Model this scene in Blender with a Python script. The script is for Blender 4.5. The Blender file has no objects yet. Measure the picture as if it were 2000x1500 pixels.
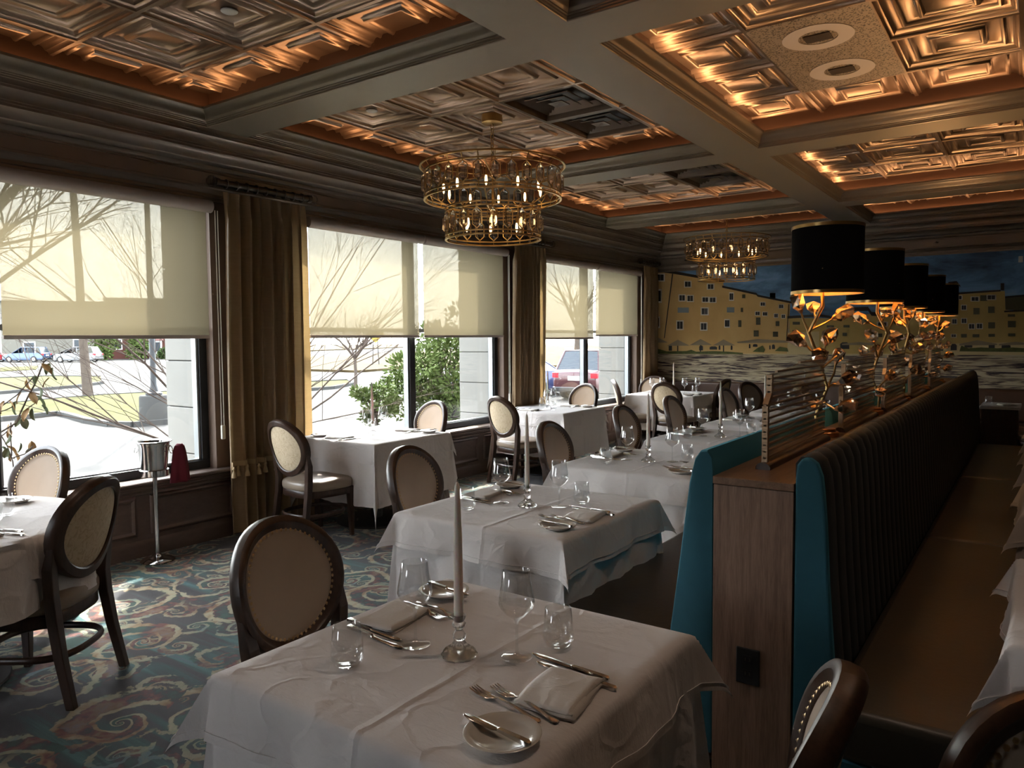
import bpy, bmesh, math, random
from mathutils import Vector, Matrix
from math import sin, cos, pi, radians, sqrt, atan2, hypot

scene = bpy.context.scene
C = scene.collection
# ------------------------------------------------------------------ camera
cam_data = bpy.data.cameras.new('camera')
cam = bpy.data.objects.new('camera', cam_data)
C.objects.link(cam)
scene.camera = cam
cam_data.sensor_width = 36.0
cam_data.lens = 1454.5 / 2000 * 36
cam_data.clip_start, cam_data.clip_end = 0.02, 600
_yaw, _pit, _rol = 0.615234, 0.059521, -0.008416
_fw = Vector((-sin(_yaw) * cos(_pit), cos(_yaw) * cos(_pit), -sin(_pit)))
_r = Vector((cos(_yaw), sin(_yaw), 0))
_u = _r.cross(_fw)
_r2 = _r * cos(_rol) + _u * sin(_rol)
_u2 = -_r * sin(_rol) + _u * cos(_rol)
_m = Matrix((( _r2.x, _u2.x, -_fw.x, 0), (_r2.y, _u2.y, -_fw.y, 0), (_r2.z, _u2.z, -_fw.z, 1.55), (0, 0, 0, 1)))
cam.matrix_world = _m
# ------------------------------------------------------------------ sky, sun, exposure
SUN_DIR = Vector((0.714, -0.536, -1.0)).normalized()
world = bpy.data.worlds.new('sky_world')
scene.world = world
world.use_nodes = True
_nt = world.node_tree
_bg = _nt.nodes['Background']
_sky = _nt.nodes.new('ShaderNodeTexSky')
_sky.sky_type = 'NISHITA'
_sky.sun_disc = False
_sky.sun_elevation = radians(48)
_sky.sun_rotation = atan2(-SUN_DIR.x, -SUN_DIR.y)
_sky.air_density, _sky.dust_density, _sky.ozone_density = 1.0, 2.2, 1.0
_hs = _nt.nodes.new('ShaderNodeHueSaturation')
_hs.inputs['Saturation'].default_value = 0.25
_nt.links.new(_sky.outputs[0], _hs.inputs['Color'])
_nt.links.new(_hs.outputs[0], _bg.inputs[0])
_bg.inputs[1].default_value = 1.1
_sl = bpy.data.lights.new('sun', 'SUN')
_sl.energy = 7.0
_sl.angle = radians(0.6)
_sl.color = (1.0, 0.95, 0.87)
_so = bpy.data.objects.new('sun', _sl)
C.objects.link(_so)
_so.rotation_euler = SUN_DIR.to_track_quat('-Z', 'Y').to_euler()
_so.location = (-30, 20, 40)
scene.view_settings.view_transform = 'Standard'
scene.view_settings.look = 'None'
scene.view_settings.exposure = 1.55
scene.view_settings.gamma = 1.0
scene.view_settings.use_curve_mapping = False
cy = scene.cycles
cy.use_light_tree = False
cy.max_bounces, cy.diffuse_bounces, cy.glossy_bounces = 7, 4, 3
cy.transmission_bounces, cy.transparent_max_bounces = 5, 20
cy.use_adaptive_sampling, cy.adaptive_threshold = True, 0.06
cy.caustics_reflective = cy.caustics_refractive = False
cy.sample_clamp_indirect = 6.0
cy.blur_glossy = 0.6
# portals help the sky find the windows (no light of their own)
WINS = [(0.42, 3.42), (4.29, 7.30), (8.03, 10.95)]
FILL_BACKWINS = [(-4.3, -3.3)]  # unseen opening behind the camera, added to brighten the room
def portal(loc, rot, sx, sy):
    l = bpy.data.lights.new('window_portal', 'AREA')
    l.shape = 'RECTANGLE'; l.size, l.size_y = sx, sy
    l.cycles.is_portal = True
    o = bpy.data.objects.new('window_portal', l)
    C.objects.link(o); o.location = loc; o.rotation_euler = rot
for _a, _b in WINS:
    portal((-5.50, (_a + _b) / 2, 1.62), (0, -pi / 2, 0), 2.1, _b - _a)
for _a, _b in FILL_BACKWINS:
    portal(((_a + _b) / 2, -4.12, 1.75), (pi / 2, 0, 0), _b - _a, 1.7)

# ------------------------------------------------------------------ helpers
rng = random.Random(7)
class MB:
    def __init__(s): s.v, s.f = [], []
    def add(s, vs, fs, m=None):
        n = len(s.v)
        s.v += [tuple(m @ Vector(p)) if m is not None else tuple(p) for p in vs]
        s.f += [tuple(i + n for i in f) for f in fs]
        return s
    def box(s, x0, x1, y0, y1, z0, z1, m=None):
        vs = [(x, y, z) for z in (z0, z1) for y in (y0, y1) for x in (x0, x1)]
        return s.add(vs, [(0, 2, 3, 1), (4, 5, 7, 6), (0, 1, 5, 4), (2, 6, 7, 3), (0, 4, 6, 2), (1, 3, 7, 5)], m)
    def bar(s, a, b, w, h, up=(0, 0, 1)):
        a, b = Vector(a), Vector(b); d = (b - a); L = d.length; d.normalize()
        x = d.cross(Vector(up))
        if x.length < 1e-4: x = d.cross(Vector((1, 0, 0)))
        x.normalize(); y = x.cross(d)
        vs = [tuple(p + x * (i * w / 2) + y * (j * h / 2)) for p in (a, b) for (i, j) in ((-1, -1), (1, -1), (1, 1), (-1, 1))]
        return s.add(vs, [(0, 1, 2, 3), (7, 6, 5, 4), (0, 4, 5, 1), (1, 5, 6, 2), (2, 6, 7, 3), (3, 7, 4, 0)])
    def loft(s, rings, cap=True, closed=True):
        n = len(rings[0]); b = len(s.v)
        for r in rings: s.v += [tuple(p) for p in r]
        for i in range(len(rings) - 1):
            for j in range(n if closed else n - 1):
                k = (j + 1) % n
                s.f.append((b + i * n + j, b + i * n + k, b + (i + 1) * n + k, b + (i + 1) * n + j))
        if cap and closed:
            s.f.append(tuple(b + j for j in reversed(range(n))))
            s.f.append(tuple(b + (len(rings) - 1) * n + j for j in range(n)))
        return s
    def tube(s, pts, r, n=8, cap=True, flat=1.0, closed=False):
        pts = [Vector(p) for p in pts]; N = len(pts)
        rs = r if isinstance(r, (list, tuple)) else [r] * N
        rings = []; pu = None
        for i, p in enumerate(pts):
            if closed: t = pts[(i + 1) % N] - pts[i - 1]
            else: t = pts[min(i + 1, N - 1)] - pts[max(i - 1, 0)]
            t.normalize()
            if pu is None:
                pu = t.cross(Vector((0, 0, 1)))
                if pu.length < 1e-3: pu = t.cross(Vector((1, 0, 0)))
            pu = (pu - t * pu.dot(t)); pu.normalize()
            w = t.cross(pu)
            rings.append([p + pu * (rs[i] * cos(2 * pi * k / n)) + w * (rs[i] * flat * sin(2 * pi * k / n)) for k in range(n)])
        if closed: rings.append(rings[0])
        return s.loft(rings, cap and not closed)
    def lathe(s, prof, n=24, o=(0, 0, 0), cap=False):
        rings = [[(o[0] + r * cos(2 * pi * k / n), o[1] + r * sin(2 * pi * k / n), o[2] + z) for k in range(n)] for r, z in prof]
        return s.loft(rings, cap)
    def prism(s, poly, a, b, fn):
        return s.loft([[fn(u, v, a) for u, v in poly], [fn(u, v, b) for u, v in poly]])
    def grid(s, fn, nu, nv):
        b = len(s.v)
        for i in range(nu + 1):
            for j in range(nv + 1): s.v.append(tuple(fn(i / nu, j / nv)))
        for i in range(nu):
            for j in range(nv):
                a = b + i * (nv + 1) + j
                s.f.append((a, a + nv + 1, a + nv + 2, a + 1))
        return s
    def ringrect(s, x0, x1, y0, y1, prof):
        b = len(s.v)
        for d, z in prof: s.v += [(x0 + d, y0 + d, z), (x1 - d, y0 + d, z), (x1 - d, y1 - d, z), (x0 + d, y1 - d, z)]
        for i in range(len(prof) - 1):
            for j in range(4):
                k = (j + 1) % 4
                s.f.append((b + i * 4 + j, b + i * 4 + k, b + i * 4 + 4 + k, b + i * 4 + 4 + j))
        return s
    def mesh(s, name, fixn=True):
        me = bpy.data.meshes.new(name)
        me.from_pydata(s.v, [], s.f)
        if fixn:
            bm = bmesh.new(); bm.from_mesh(me)
            bmesh.ops.recalc_face_normals(bm, faces=bm.faces)
            bm.to_mesh(me); bm.free()
        return me
    def build(s, name, mat, parent=None, smooth=None, bevel=0, seg=2, solid=0, sub=0, loc=None, rotz=None, fixn=True):
        me = s.mesh(name, fixn)
        me.materials.append(MAT[mat] if isinstance(mat, str) else mat)
        if smooth:
            me.shade_smooth(); me.set_sharp_from_angle(angle=radians(smooth))
        return obj(name, me, parent, bevel, seg, solid, sub, loc, rotz)
def obj(name, me, parent=None, bevel=0, seg=2, solid=0, sub=0, loc=None, rotz=None):
    o = bpy.data.objects.new(name, me); C.objects.link(o)
    if parent is not None: o.parent = parent
    if loc is not None: o.location = loc
    if rotz is not None: o.rotation_euler = (0, 0, rotz)
    if bevel:
        m = o.modifiers.new('bevel', 'BEVEL'); m.width = bevel; m.segments = seg; m.limit_method = 'ANGLE'; m.angle_limit = radians(40)
    if solid:
        m = o.modifiers.new('solid', 'SOLIDIFY'); m.thickness = solid; m.offset = 0
    if sub:
        m = o.modifiers.new('sub', 'SUBSURF'); m.levels = m.render_levels = sub
    return o
def tag(o, label, cat, group=None):
    o['label'] = label; o['category'] = cat
    if group: o['group'] = group
    return o
def thing(name, label, cat, loc=(0, 0, 0), rotz=0, group=None):
    o = bpy.data.objects.new(name, None); C.objects.link(o)
    o.location = loc; o.rotation_euler = (0, 0, rotz); o.empty_display_size = 0.1
    return tag(o, label, cat, group)
def struct(o): o['kind'] = 'structure'; return o
def copy_tree(o, parent=None, loc=None, rotz=None, label=None):
    c = o.copy(); C.objects.link(c)
    if parent is not None:
        c.parent = parent
    if loc is not None: c.location = loc
    if rotz is not None: c.rotation_euler = (0, 0, rotz)
    if label: c['label'] = label
    for ch in KIDS(o): copy_tree(ch, c)
    return c
def KIDS(o): return list(o.children)

# ------------------------------------------------------------------ materials
MAT = {}
class NT:
    def __init__(s, name):
        s.m = bpy.data.materials.new(name); s.m.use_nodes = True
        s.t = s.m.node_tree; s.p = s.t.nodes['Principled BSDF']; s.out = s.t.nodes['Material Output']
        MAT[name] = s.m
    def n(s, typ, ins=None, **kw):
        nd = s.t.nodes.new('ShaderNode' + typ)
        for k, v in kw.items(): setattr(nd, k, v)
        for k, v in (ins or {}).items(): s.set(nd, k, v)
        return nd
    def set(s, nd, k, v):
        i = nd.inputs[k]
        if isinstance(v, bpy.types.NodeSocket): s.t.links.new(v, i)
        elif isinstance(v, bpy.types.Node): s.t.links.new(v.outputs[0], i)
        else:
            if isinstance(v, tuple) and len(v) == 3 and i.type == 'RGBA': v = v + (1,)
            i.default_value = v
    def bs(s, **kw):
        for k, v in kw.items(): s.set(s.p, {'base': 'Base Color', 'rough': 'Roughness', 'metal': 'Metallic', 'trans': 'Transmission Weight', 'ior': 'IOR', 'normal': 'Normal', 'sheen': 'Sheen Weight', 'coat': 'Coat Weight', 'spec': 'Specular IOR Level', 'emit': 'Emission Color', 'estr': 'Emission Strength', 'sub': 'Subsurface Weight', 'aniso': 'Anisotropic'}[k], v)
    def math(s, op, a, b=None, c=None, clamp=False):
        nd = s.n('Math', operation=op, use_clamp=clamp)
        s.set(nd, 0, a)
        if b is not None: s.set(nd, 1, b)
        if c is not None: s.set(nd, 2, c)
        return nd.outputs[0]
    def mix(s, f, a, b, blend='MIX'):
        nd = s.n('MixRGB', blend_type=blend)
        s.set(nd, 0, f); s.set(nd, 1, a); s.set(nd, 2, b)
        return nd.outputs[0]
    def ramp(s, f, stops, interp='LINEAR'):
        nd = s.n('ValToRGB'); s.set(nd, 0, f); r = nd.color_ramp; r.interpolation = interp
        while len(r.elements) < len(stops): r.elements.new(0.5)
        for e, (p, c) in zip(r.elements, stops):
            e.position = p; e.color = (c + (1,)) if isinstance(c, tuple) else (c, c, c, 1)
        return nd.outputs[0]
    def noise(s, scale, detail=3, rough=0.5, vec=None, dist=0):
        nd = s.n('TexNoise', {'Scale': scale, 'Detail': detail, 'Roughness': rough, 'Distortion': dist})
        if vec is not None: s.set(nd, 'Vector', vec)
        return nd
    def coord(s, scale=(1, 1, 1), kind='Object', rot=(0, 0, 0)):
        tc = s.n('TexCoord'); mp = s.n('Mapping', {'Vector': tc.outputs[kind], 'Scale': scale, 'Rotation': rot})
        return mp.outputs[0]
    def bump(s, h, strength=0.3, dist=0.01):
        return s.n('Bump', {'Height': h, 'Strength': strength, 'Distance': dist}).outputs[0]
def plain(name, base, rough=0.5, metal=0.0, var=0.0, vscale=6, bump=0, bscale=60, **kw):
    t = NT(name); t.bs(rough=rough, metal=metal, **kw)
    if var:
        nz = t.noise(vscale, 4, vec=t.coord())
        t.bs(base=t.mix(nz.outputs[0], tuple(c * (1 - var) for c in base), tuple(min(1, c * (1 + var)) for c in base)))
    else: t.bs(base=base)
    if bump: t.bs(normal=t.bump(t.noise(bscale, 4, vec=t.coord()).outputs[0], bump, 0.004))
    return t
def wood(name, dark, light, rough=0.4, scale=(1, 1, 1), g=9, bump=0.12):
    t = NT(name); v = t.coord(scale)
    w = t.noise(g, 6, 0.65, v, 0.6); w2 = t.noise(g * 7, 3, 0.6, v)
    f = t.math('MULTIPLY_ADD', w2.outputs[0], 0.35, t.math('MULTIPLY', w.outputs[0], 0.75))
    c = t.ramp(f, [(0.38, dark), (0.68, light)])
    t.bs(base=c, rough=rough, normal=t.bump(f, bump, 0.002))
    return t
wood('walnut', (0.022, 0.011, 0.007), (0.06, 0.030, 0.018), 0.36, (3, 3, 0.6), 7)
wood('oak_stain', (0.15, 0.082, 0.05), (0.33, 0.20, 0.135), 0.5, (9, 9, 0.55), 5, 0.3)
wood('oak_top', (0.12, 0.062, 0.034), (0.25, 0.14, 0.08), 0.32, (9, 0.7, 9), 4, 0.12)
wood('wainscot', (0.075, 0.047, 0.035), (0.12, 0.076, 0.057), 0.42, (3, 0.6, 1.5), 4, 0.06)
plain('trim_brown', (0.115, 0.08, 0.063), 0.42, 0.15, 0.12, 5)
plain('pier_brown', (0.16, 0.105, 0.075), 0.5, 0.1, 0.1, 3)
# pewter-gold paint of the beams
t = NT('pewter'); v = t.coord(); nz = t.noise(2.2, 6, 0.6, v)
t.bs(base=t.mix(nz.outputs[0], (0.20, 0.168, 0.125), (0.33, 0.285, 0.22)), metal=0.45, rough=t.math('MULTIPLY_ADD', nz.outputs[0], 0.2, 0.36))
t = NT('pewter_dark'); nz = t.noise(2.2, 5, 0.6, t.coord())
t.bs(base=t.mix(nz.outputs[0], (0.16, 0.13, 0.105), (0.26, 0.215, 0.175)), metal=0.5, rough=0.36)
plain('copper_paint', (0.065, 0.031, 0.017), 0.5, 0.3, 0.15, 3)
t = NT('copper_tile'); nz = t.noise(3, 5, 0.6, t.coord())
t.bs(base=t.mix(nz.outputs[0], (0.31, 0.22, 0.16), (0.48, 0.36, 0.27)), metal=1.0, rough=t.math('MULTIPLY_ADD', nz.outputs[0], 0.14, 0.27))
plain('vent_metal', (0.10, 0.075, 0.058), 0.4, 0.7, 0.1)
t = NT('speaker_mesh'); v = t.coord()
wv = t.n('TexVoronoi', {'Vector': v, 'Scale': 75.0}, feature='F1')
t.bs(base=t.ramp(wv.outputs['Distance'], [(0.25, (0.05, 0.035, 0.025)), (0.5, (0.32, 0.25, 0.19))]), rough=0.55, metal=0.3)
plain('white_paint', (0.75, 0.74, 0.70), 0.5)
plain('black_plastic', (0.008, 0.008, 0.009), 0.4)
plain('window_black', (0.018, 0.019, 0.021), 0.4, 0.3)
plain('window_alu', (0.35, 0.37, 0.38), 0.35, 0.7)
plain('blind_case', (0.55, 0.48, 0.44), 0.45, 0.1)
plain('ivory', (0.70, 0.66, 0.55), 0.5)
# carpet: streaked teal and charcoal ground with scrolling leaf pattern
t = NT('carpet')
co = t.coord((1, 1, 1))
streak = t.noise(1.0, 6, 0.62, t.coord((0.5, 11.0, 1.0), rot=(0, 0, radians(-33))), 0.2)
broad = t.noise(0.8, 3, 0.5, co, 0.8)
g1 = t.ramp(t.math('MULTIPLY_ADD', streak.outputs[0], 0.66, t.math('MULTIPLY', broad.outputs[0], 0.50)),
            [(0.44, (0.012, 0.013, 0.016)), (0.56, (0.035, 0.032, 0.038)), (0.63, (0.020, 0.075, 0.078)), (0.70, (0.050, 0.16, 0.16)), (0.78, (0.10, 0.12, 0.17))])
warp = t.noise(2.4, 3, 0.5, co)
wv = t.n('VectorMath', {0: warp.outputs['Color'], 1: (0.5, 0.5, 0.5)}, operation='SUBTRACT')
wv2 = t.n('VectorMath', {0: wv.outputs[0], 3: 0.22}, operation='SCALE')
wco = t.n('VectorMath', {0: co, 1: wv2.outputs[0]}, operation='ADD').outputs[0]
def scroll(scale, turns, seedoff, lo, hi, rmax, rag):
    off = t.n('VectorMath', {0: wco, 1: seedoff}, operation='ADD').outputs[0]
    sc = t.n('VectorMath', {0: off, 3: scale}, operation='SCALE').outputs[0]
    flat = t.n('VectorMath', {0: sc, 1: (1, 1, 0)}, operation='MULTIPLY').outputs[0]
    vo = t.n('TexVoronoi', {'Vector': flat, 'Scale': 1.0, 'Randomness': 0.9}, voronoi_dimensions='2D')
    d = t.n('VectorMath', {0: flat, 1: vo.outputs['Position']}, operation='SUBTRACT').outputs[0]
    sp = t.n('SeparateXYZ', {0: d})
    cs = t.n('SeparateXYZ', {0: vo.outputs['Color']})
    sgn = t.math('SIGN', t.math('SUBTRACT', cs.outputs[0], 0.5))
    ang = t.math('MULTIPLY', t.math('ARCTAN2', sp.outputs[1], sp.outputs[0]), sgn)
    r = vo.outputs['Distance']
    ph = t.math('ADD', t.math('MULTIPLY_ADD', ang, 1 / (2 * pi), t.math('MULTIPLY', t.math('LOGARITHM', t.math('ADD', r, 0.02), 2.718), turns)), cs.outputs[1])
    tri = t.math('ABSOLUTE', t.math('SUBTRACT', t.math('FRACT', ph), 0.5))
    fine = t.noise(11 * scale, 3, 0.65, off)
    tri2 = t.math('MULTIPLY_ADD', t.math('SUBTRACT', fine.outputs[0], 0.5), rag, tri)
    line = t.ramp(tri2, [(lo, 0.0), (lo + 0.02, 1.0), (hi, 1.0), (hi + 0.02, 0.0)])
    core = t.ramp(tri2, [(hi + 0.01, 0.0), (hi + 0.03, 1.0)])
    rr_ = t.math('MULTIPLY_ADD', t.math('SUBTRACT', fine.outputs[0], 0.5), 0.25, r)
    msk = t.ramp(rr_, [(rmax - 0.03, 1.0), (rmax, 0.0)])
    return t.math('MULTIPLY', line, msk), t.math('MULTIPLY', core, msk)
colv = t.noise(3.2, 4, 0.65, co, 0.4)
cream = t.ramp(colv.outputs[0], [(0.36, (0.16, 0.04, 0.028)), (0.42, (0.30, 0.19, 0.09)), (0.50, (0.42, 0.37, 0.24)), (0.58, (0.30, 0.32, 0.20)), (0.66, (0.14, 0.22, 0.24))])
red = t.ramp(t.noise(5.5, 4, 0.65, co).outputs[0], [(0.40, (0.014, 0.075, 0.06)), (0.48, (0.02, 0.022, 0.026)), (0.54, (0.15, 0.03, 0.022)), (0.60, (0.20, 0.12, 0.07)), (0.68, (0.18, 0.14, 0.15))])
l1, c1 = scroll(1.9, 0.72, (0.3, 0.7, 0), 0.22, 0.34, 0.60, 0.22)
l2, c2 = scroll(4.2, 0.55, (5.3, 2.1, 0), 0.20, 0.36, 0.52, 0.30)
area = t.ramp(t.noise(0.8, 3, 0.5, co, 0.5).outputs[0], [(0.42, 0.0), (0.45, 1.0)])
area2 = t.ramp(t.noise(0.9, 3, 0.5, t.coord((1, 1, 1), rot=(0, 0, 1.1)), 0.5).outputs[0], [(0.40, 0.0), (0.43, 1.0)])
c = t.mix(t.math('MULTIPLY', t.math('MULTIPLY', c2, area), 0.85), g1, red)
c = t.mix(t.math('MULTIPLY', t.math('MULTIPLY', l2, area), 0.8), c, cream)
c = t.mix(t.math('MULTIPLY', c1, area2), c, red)
c = t.mix(t.math('MULTIPLY', l1, area2), c, cream)
pile = t.noise(420, 2, 0.6, co)
t.bs(base=t.mix(0.35, c, t.mix(pile.outputs[0], (0, 0, 0), c, 'MIX'), 'MIX'), rough=0.95, sheen=0.2, normal=t.bump(pile.outputs[0], 0.5, 0.006))
# linen: fine weave, ironed fold lines and crumples
def linen(name, base):
    t = NT(name); v = t.coord()
    n1 = t.noise(5.0, 3, 0.55, v, 1.2)
    cr = t.n('TexVoronoi', {'Vector': t.n('VectorMath', {0: v, 1: t.n('VectorMath', {0: t.noise(3.0, 3, 0.5, v).outputs['Color'], 3: 0.35}, operation='SCALE').outputs[0]}, operation='ADD').outputs[0], 'Scale': 5.5}, feature='DISTANCE_TO_EDGE')
    crease = t.ramp(cr.outputs['Distance'], [(0.0, 1.0), (0.10, 0.0)])
    n2 = t.noise(16, 4, 0.65, t.coord((1, 2.6, 1), rot=(0, 0, 0.6)), 1.5)
    sp = t.n('SeparateXYZ', {0: v})
    fold = None
    for k, s in ((0, 0.0), (1, 0.0)):
        d = t.math('ABSOLUTE', t.math('ADD', sp.outputs[k], t.math('MULTIPLY_ADD', n1.outputs[0], 0.02, s - 0.17 * (k + 0.4))))
        l = t.ramp(d, [(0.0, 1.0), (0.016, 0.0)])
        fold = l if fold is None else t.math('MAXIMUM', fold, l)
    h = t.math('MULTIPLY_ADD', n1.outputs[0], 0.9, t.math('MULTIPLY', crease, 0.26))
    h = t.math('MULTIPLY_ADD', n2.outputs[0], 0.38, h)
    h = t.math('MULTIPLY_ADD', fold, 0.4, h)
    t.bs(base=base, rough=0.85, sheen=0.15, normal=t.bump(h, 0.5, 0.012))
linen('linen', (0.76, 0.705, 0.68))
linen('linen_napkin', (0.72, 0.66, 0.60))
plain('leather_tan', (0.30, 0.235, 0.175), 0.36, 0, 0.12, 5, 0.08, 90)
plain('suede_front', (0.36, 0.265, 0.185), 0.75, 0, 0.16, 5, sheen=0.3)
t = NT('damask_back'); nz = t.noise(26, 4, 0.6, t.coord(), 2.0)
t.bs(base=t.ramp(nz.outputs[0], [(0.40, (0.62, 0.50, 0.34)), (0.56, (0.56, 0.44, 0.29)), (0.62, (0.48, 0.36, 0.22))]), rough=0.7)
plain('tassel_gold', (0.50, 0.36, 0.19), 0.6)
plain('brass_nail', (0.42, 0.29, 0.15), 0.3, 1.0)
plain('gold', (0.60, 0.40, 0.16), 0.28, 1.0, 0.1, 9)
plain('gold_inner', (0.75, 0.50, 0.22), 0.4, 0.85)
plain('copper_trim', (0.62, 0.33, 0.16), 0.3, 1.0)
plain('bronze_slat', (0.42, 0.29, 0.18), 0.38, 0.5)
plain('silver', (0.62, 0.60, 0.57), 0.16, 1.0)
plain('steel', (0.66, 0.66, 0.66), 0.11, 1.0)
plain('dark_metal', (0.028, 0.027, 0.028), 0.4, 0.6)
plain('rod_metal', (0.09, 0.075, 0.062), 0.3, 0.85)
plain('shade_black', (0.006, 0.006, 0.007), 0.75, 0, 0, 5, 0.1, 300)
plain('wax', (0.76, 0.73, 0.64), 0.42, 0, sub=0.15)
plain('porcelain', (0.66, 0.62, 0.56), 0.18, coat=0.3)
plain('burgundy', (0.16, 0.012, 0.03), 0.8)
t = NT('velvet_teal'); nz = t.noise(5, 5, 0.65, t.coord())
t.bs(base=t.mix(nz.outputs[0], (0.007, 0.062, 0.090), (0.016, 0.11, 0.16)), rough=0.85, sheen=0.55)
t.p.inputs['Sheen Tint'].default_value = (0.10, 0.45, 0.60, 1)
plain('velvet_dark', (0.0045, 0.0085, 0.009), 0.7, 0, 0.2, 5, sheen=0.05)
plain('seat_leather', (0.034, 0.030, 0.022), 0.40, 0, 0.2, 6, 0.15, 40)
plain('leather_brown', (0.10, 0.05, 0.03), 0.4, 0, 0.15, 5)
# silk of the curtains
t = NT('silk'); v = t.coord()
n1 = t.noise(6, 5, 0.65, t.coord((1, 1, 9)), 1.0)
t.bs(base=t.mix(n1.outputs[0], (0.27, 0.17, 0.085), (0.43, 0.29, 0.15)), rough=0.42, sheen=0.4, normal=t.bump(n1.outputs[0], 0.35, 0.006))
_tr = t.n('BsdfTranslucent', {'Color': (0.42, 0.28, 0.12)}); _mx = t.n('MixShader', {0: 0.22, 1: t.p.outputs[0], 2: _tr.outputs[0]})
t.t.links.new(_mx.outputs[0], t.out.inputs[0])
# roller blind fabric: lets the daylight glow through its weave
t = NT('blind_fabric'); v = t.coord()
n1 = t.noise(60, 3, 0.6, t.coord((1, 9, 0.6))); n2 = t.noise(60, 3, 0.6, t.coord((1, 0.6, 9)))
wv = t.math('MULTIPLY', t.math('ADD', n1.outputs[0], n2.outputs[0]), 0.5)
colr = t.mix(wv, (0.078, 0.063, 0.037), (0.100, 0.083, 0.050))
_d = t.n('BsdfDiffuse', {'Color': (0.50, 0.46, 0.35)}); _tl = t.n('BsdfTranslucent', {'Color': colr}); _tp = t.n('BsdfTransparent', {'Color': (1.0, 0.97, 0.86)})
_m1 = t.n('MixShader', {0: 0.62, 1: _d.outputs[0], 2: _tl.outputs[0]})
_m2 = t.n('MixShader', {0: t.math('MULTIPLY_ADD', wv, 0.05, 0.0), 1: _m1.outputs[0], 2: _tp.outputs[0]})
t.t.links.new(_m2.outputs[0], t.out.inputs[0])
# thin clear glass
def thin_glass(name, tint, ior, rough=0.0, extra=0.0, refl=(1, 1, 1)):
    t = NT(name)
    f0 = ((ior - 1) / (ior + 1)) ** 2 + extra
    fc = t.n('LayerWeight', {'Blend': 0.5}).outputs['Facing']
    f = t.math('MULTIPLY_ADD', t.math('POWER', fc, 5.0), 1 - f0, f0, clamp=True)
    a = t.n('BsdfTransparent', {'Color': tint}); b = t.n('BsdfGlossy', {'Color': refl, 'Roughness': rough})
    m = t.n('MixShader', {0: f, 1: a.outputs[0], 2: b.outputs[0]})
    t.t.links.new(m.outputs[0], t.out.inputs[0])
thin_glass('glassware', (0.955, 0.96, 0.96), 1.6, 0.0, 0.03)
thin_glass('window_glass', (0.93, 0.95, 0.95), 1.35)
thin_glass('screen_glass', (0.90, 0.90, 0.88), 1.5)
t = NT('cut_glass'); t.bs(base=(1, 1, 1), rough=0.02, trans=1.0, ior=1.45)
_g = t.n('BsdfTransparent', {'Color': (0.97, 0.97, 0.97)}); _mx = t.n('MixShader', {0: 0.4, 1: t.p.outputs[0], 2: _g.outputs[0]})
t.t.links.new(_mx.outputs[0], t.out.inputs[0])
t = NT('crystal_amber'); t.bs(base=(1.0, 0.93, 0.85), rough=0.02, trans=1.0, ior=1.55)
_g = t.n('BsdfGlossy', {'Color': (0.92, 0.72, 0.52), 'Roughness': 0.05}); _mx = t.n('MixShader', {0: 0.45, 1: t.p.outputs[0], 2: _g.outputs[0]})
t.t.links.new(_mx.outputs[0], t.out.inputs[0])
t = NT('bulb'); t.bs(base=(1, 0.8, 0.5), emit=(1.0, 0.62, 0.27), estr=2.2)
t = NT('bulb_lamp'); t.bs(base=(1, 0.8, 0.5), emit=(1.0, 0.60, 0.27), estr=10.0)
# outdoors
plain('paving', (0.056, 0.054, 0.051), 0.9, 0, 0.16, 0.7, 0.4, 3)
plain('road', (0.42, 0.41, 0.40), 0.9, 0, 0.12, 0.25)
plain('kerb_stone', (0.06, 0.059, 0.056), 0.9, 0, 0.12, 2)
t = NT('lawn'); nz = t.noise(0.55, 6, 0.7, t.coord()); nz2 = t.noise(14, 3, 0.6, t.coord())
t.bs(base=t.mix(t.math('MULTIPLY_ADD', nz2.outputs[0], 0.4, t.math('MULTIPLY', nz.outputs[0], 0.6)), (0.022, 0.030, 0.004), (0.060, 0.050, 0.015)), rough=0.95)
t = NT('dry_grass'); nz = t.noise(0.8, 6, 0.7, t.coord()); 
t.bs(base=t.ramp(nz.outputs[0], [(0.35, (0.025, 0.017, 0.008)), (0.6, (0.068, 0.050, 0.025))]), rough=0.95)
plain('limestone', (0.28, 0.272, 0.248), 0.85, 0, 0.07, 3, 0.1, 60)
plain('brick_red', (0.085, 0.036, 0.029), 0.9, 0, 0.15, 1.5)
plain('stucco', (0.15, 0.142, 0.12), 0.9, 0, 0.08, 0.4)
plain('roof_red', (0.13, 0.06, 0.05), 0.8)
plain('dark_pane', (0.03, 0.04, 0.05), 0.1)
plain('bark', (0.085, 0.068, 0.055), 0.9, 0, 0.25, 8)
plain('twig', (0.075, 0.058, 0.048), 0.85)
plain('needle_green', (0.085, 0.115, 0.036), 0.8, 0, 0.4, 3)
plain('shrub_green', (0.05, 0.075, 0.026), 0.8, 0, 0.35, 6)
plain('leaf_green', (0.06, 0.075, 0.028), 0.6, 0, 0.35, 9)
plain('leaf_gold', (0.20, 0.105, 0.028), 0.6, 0, 0.3, 9)
plain('iron_black', (0.02, 0.021, 0.023), 0.5, 0.3)
plain('tyre', (0.012, 0.012, 0.012), 0.8)
plain('car_blue', (0.02, 0.05, 0.12), 0.25, 0.4, coat=0.8)
plain('car_navy', (0.012, 0.02, 0.09), 0.22, 0.4, coat=0.8)
plain('car_maroon', (0.045, 0.005, 0.010), 0.22, 0.4, coat=0.8)
plain('car_red', (0.25, 0.02, 0.03), 0.25, 0.3, coat=0.8)
plain('car_black', (0.015, 0.016, 0.018), 0.25, 0.3, coat=0.8)
plain('car_white', (0.10, 0.10, 0.105), 0.3, 0.1, coat=0.8)
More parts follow.
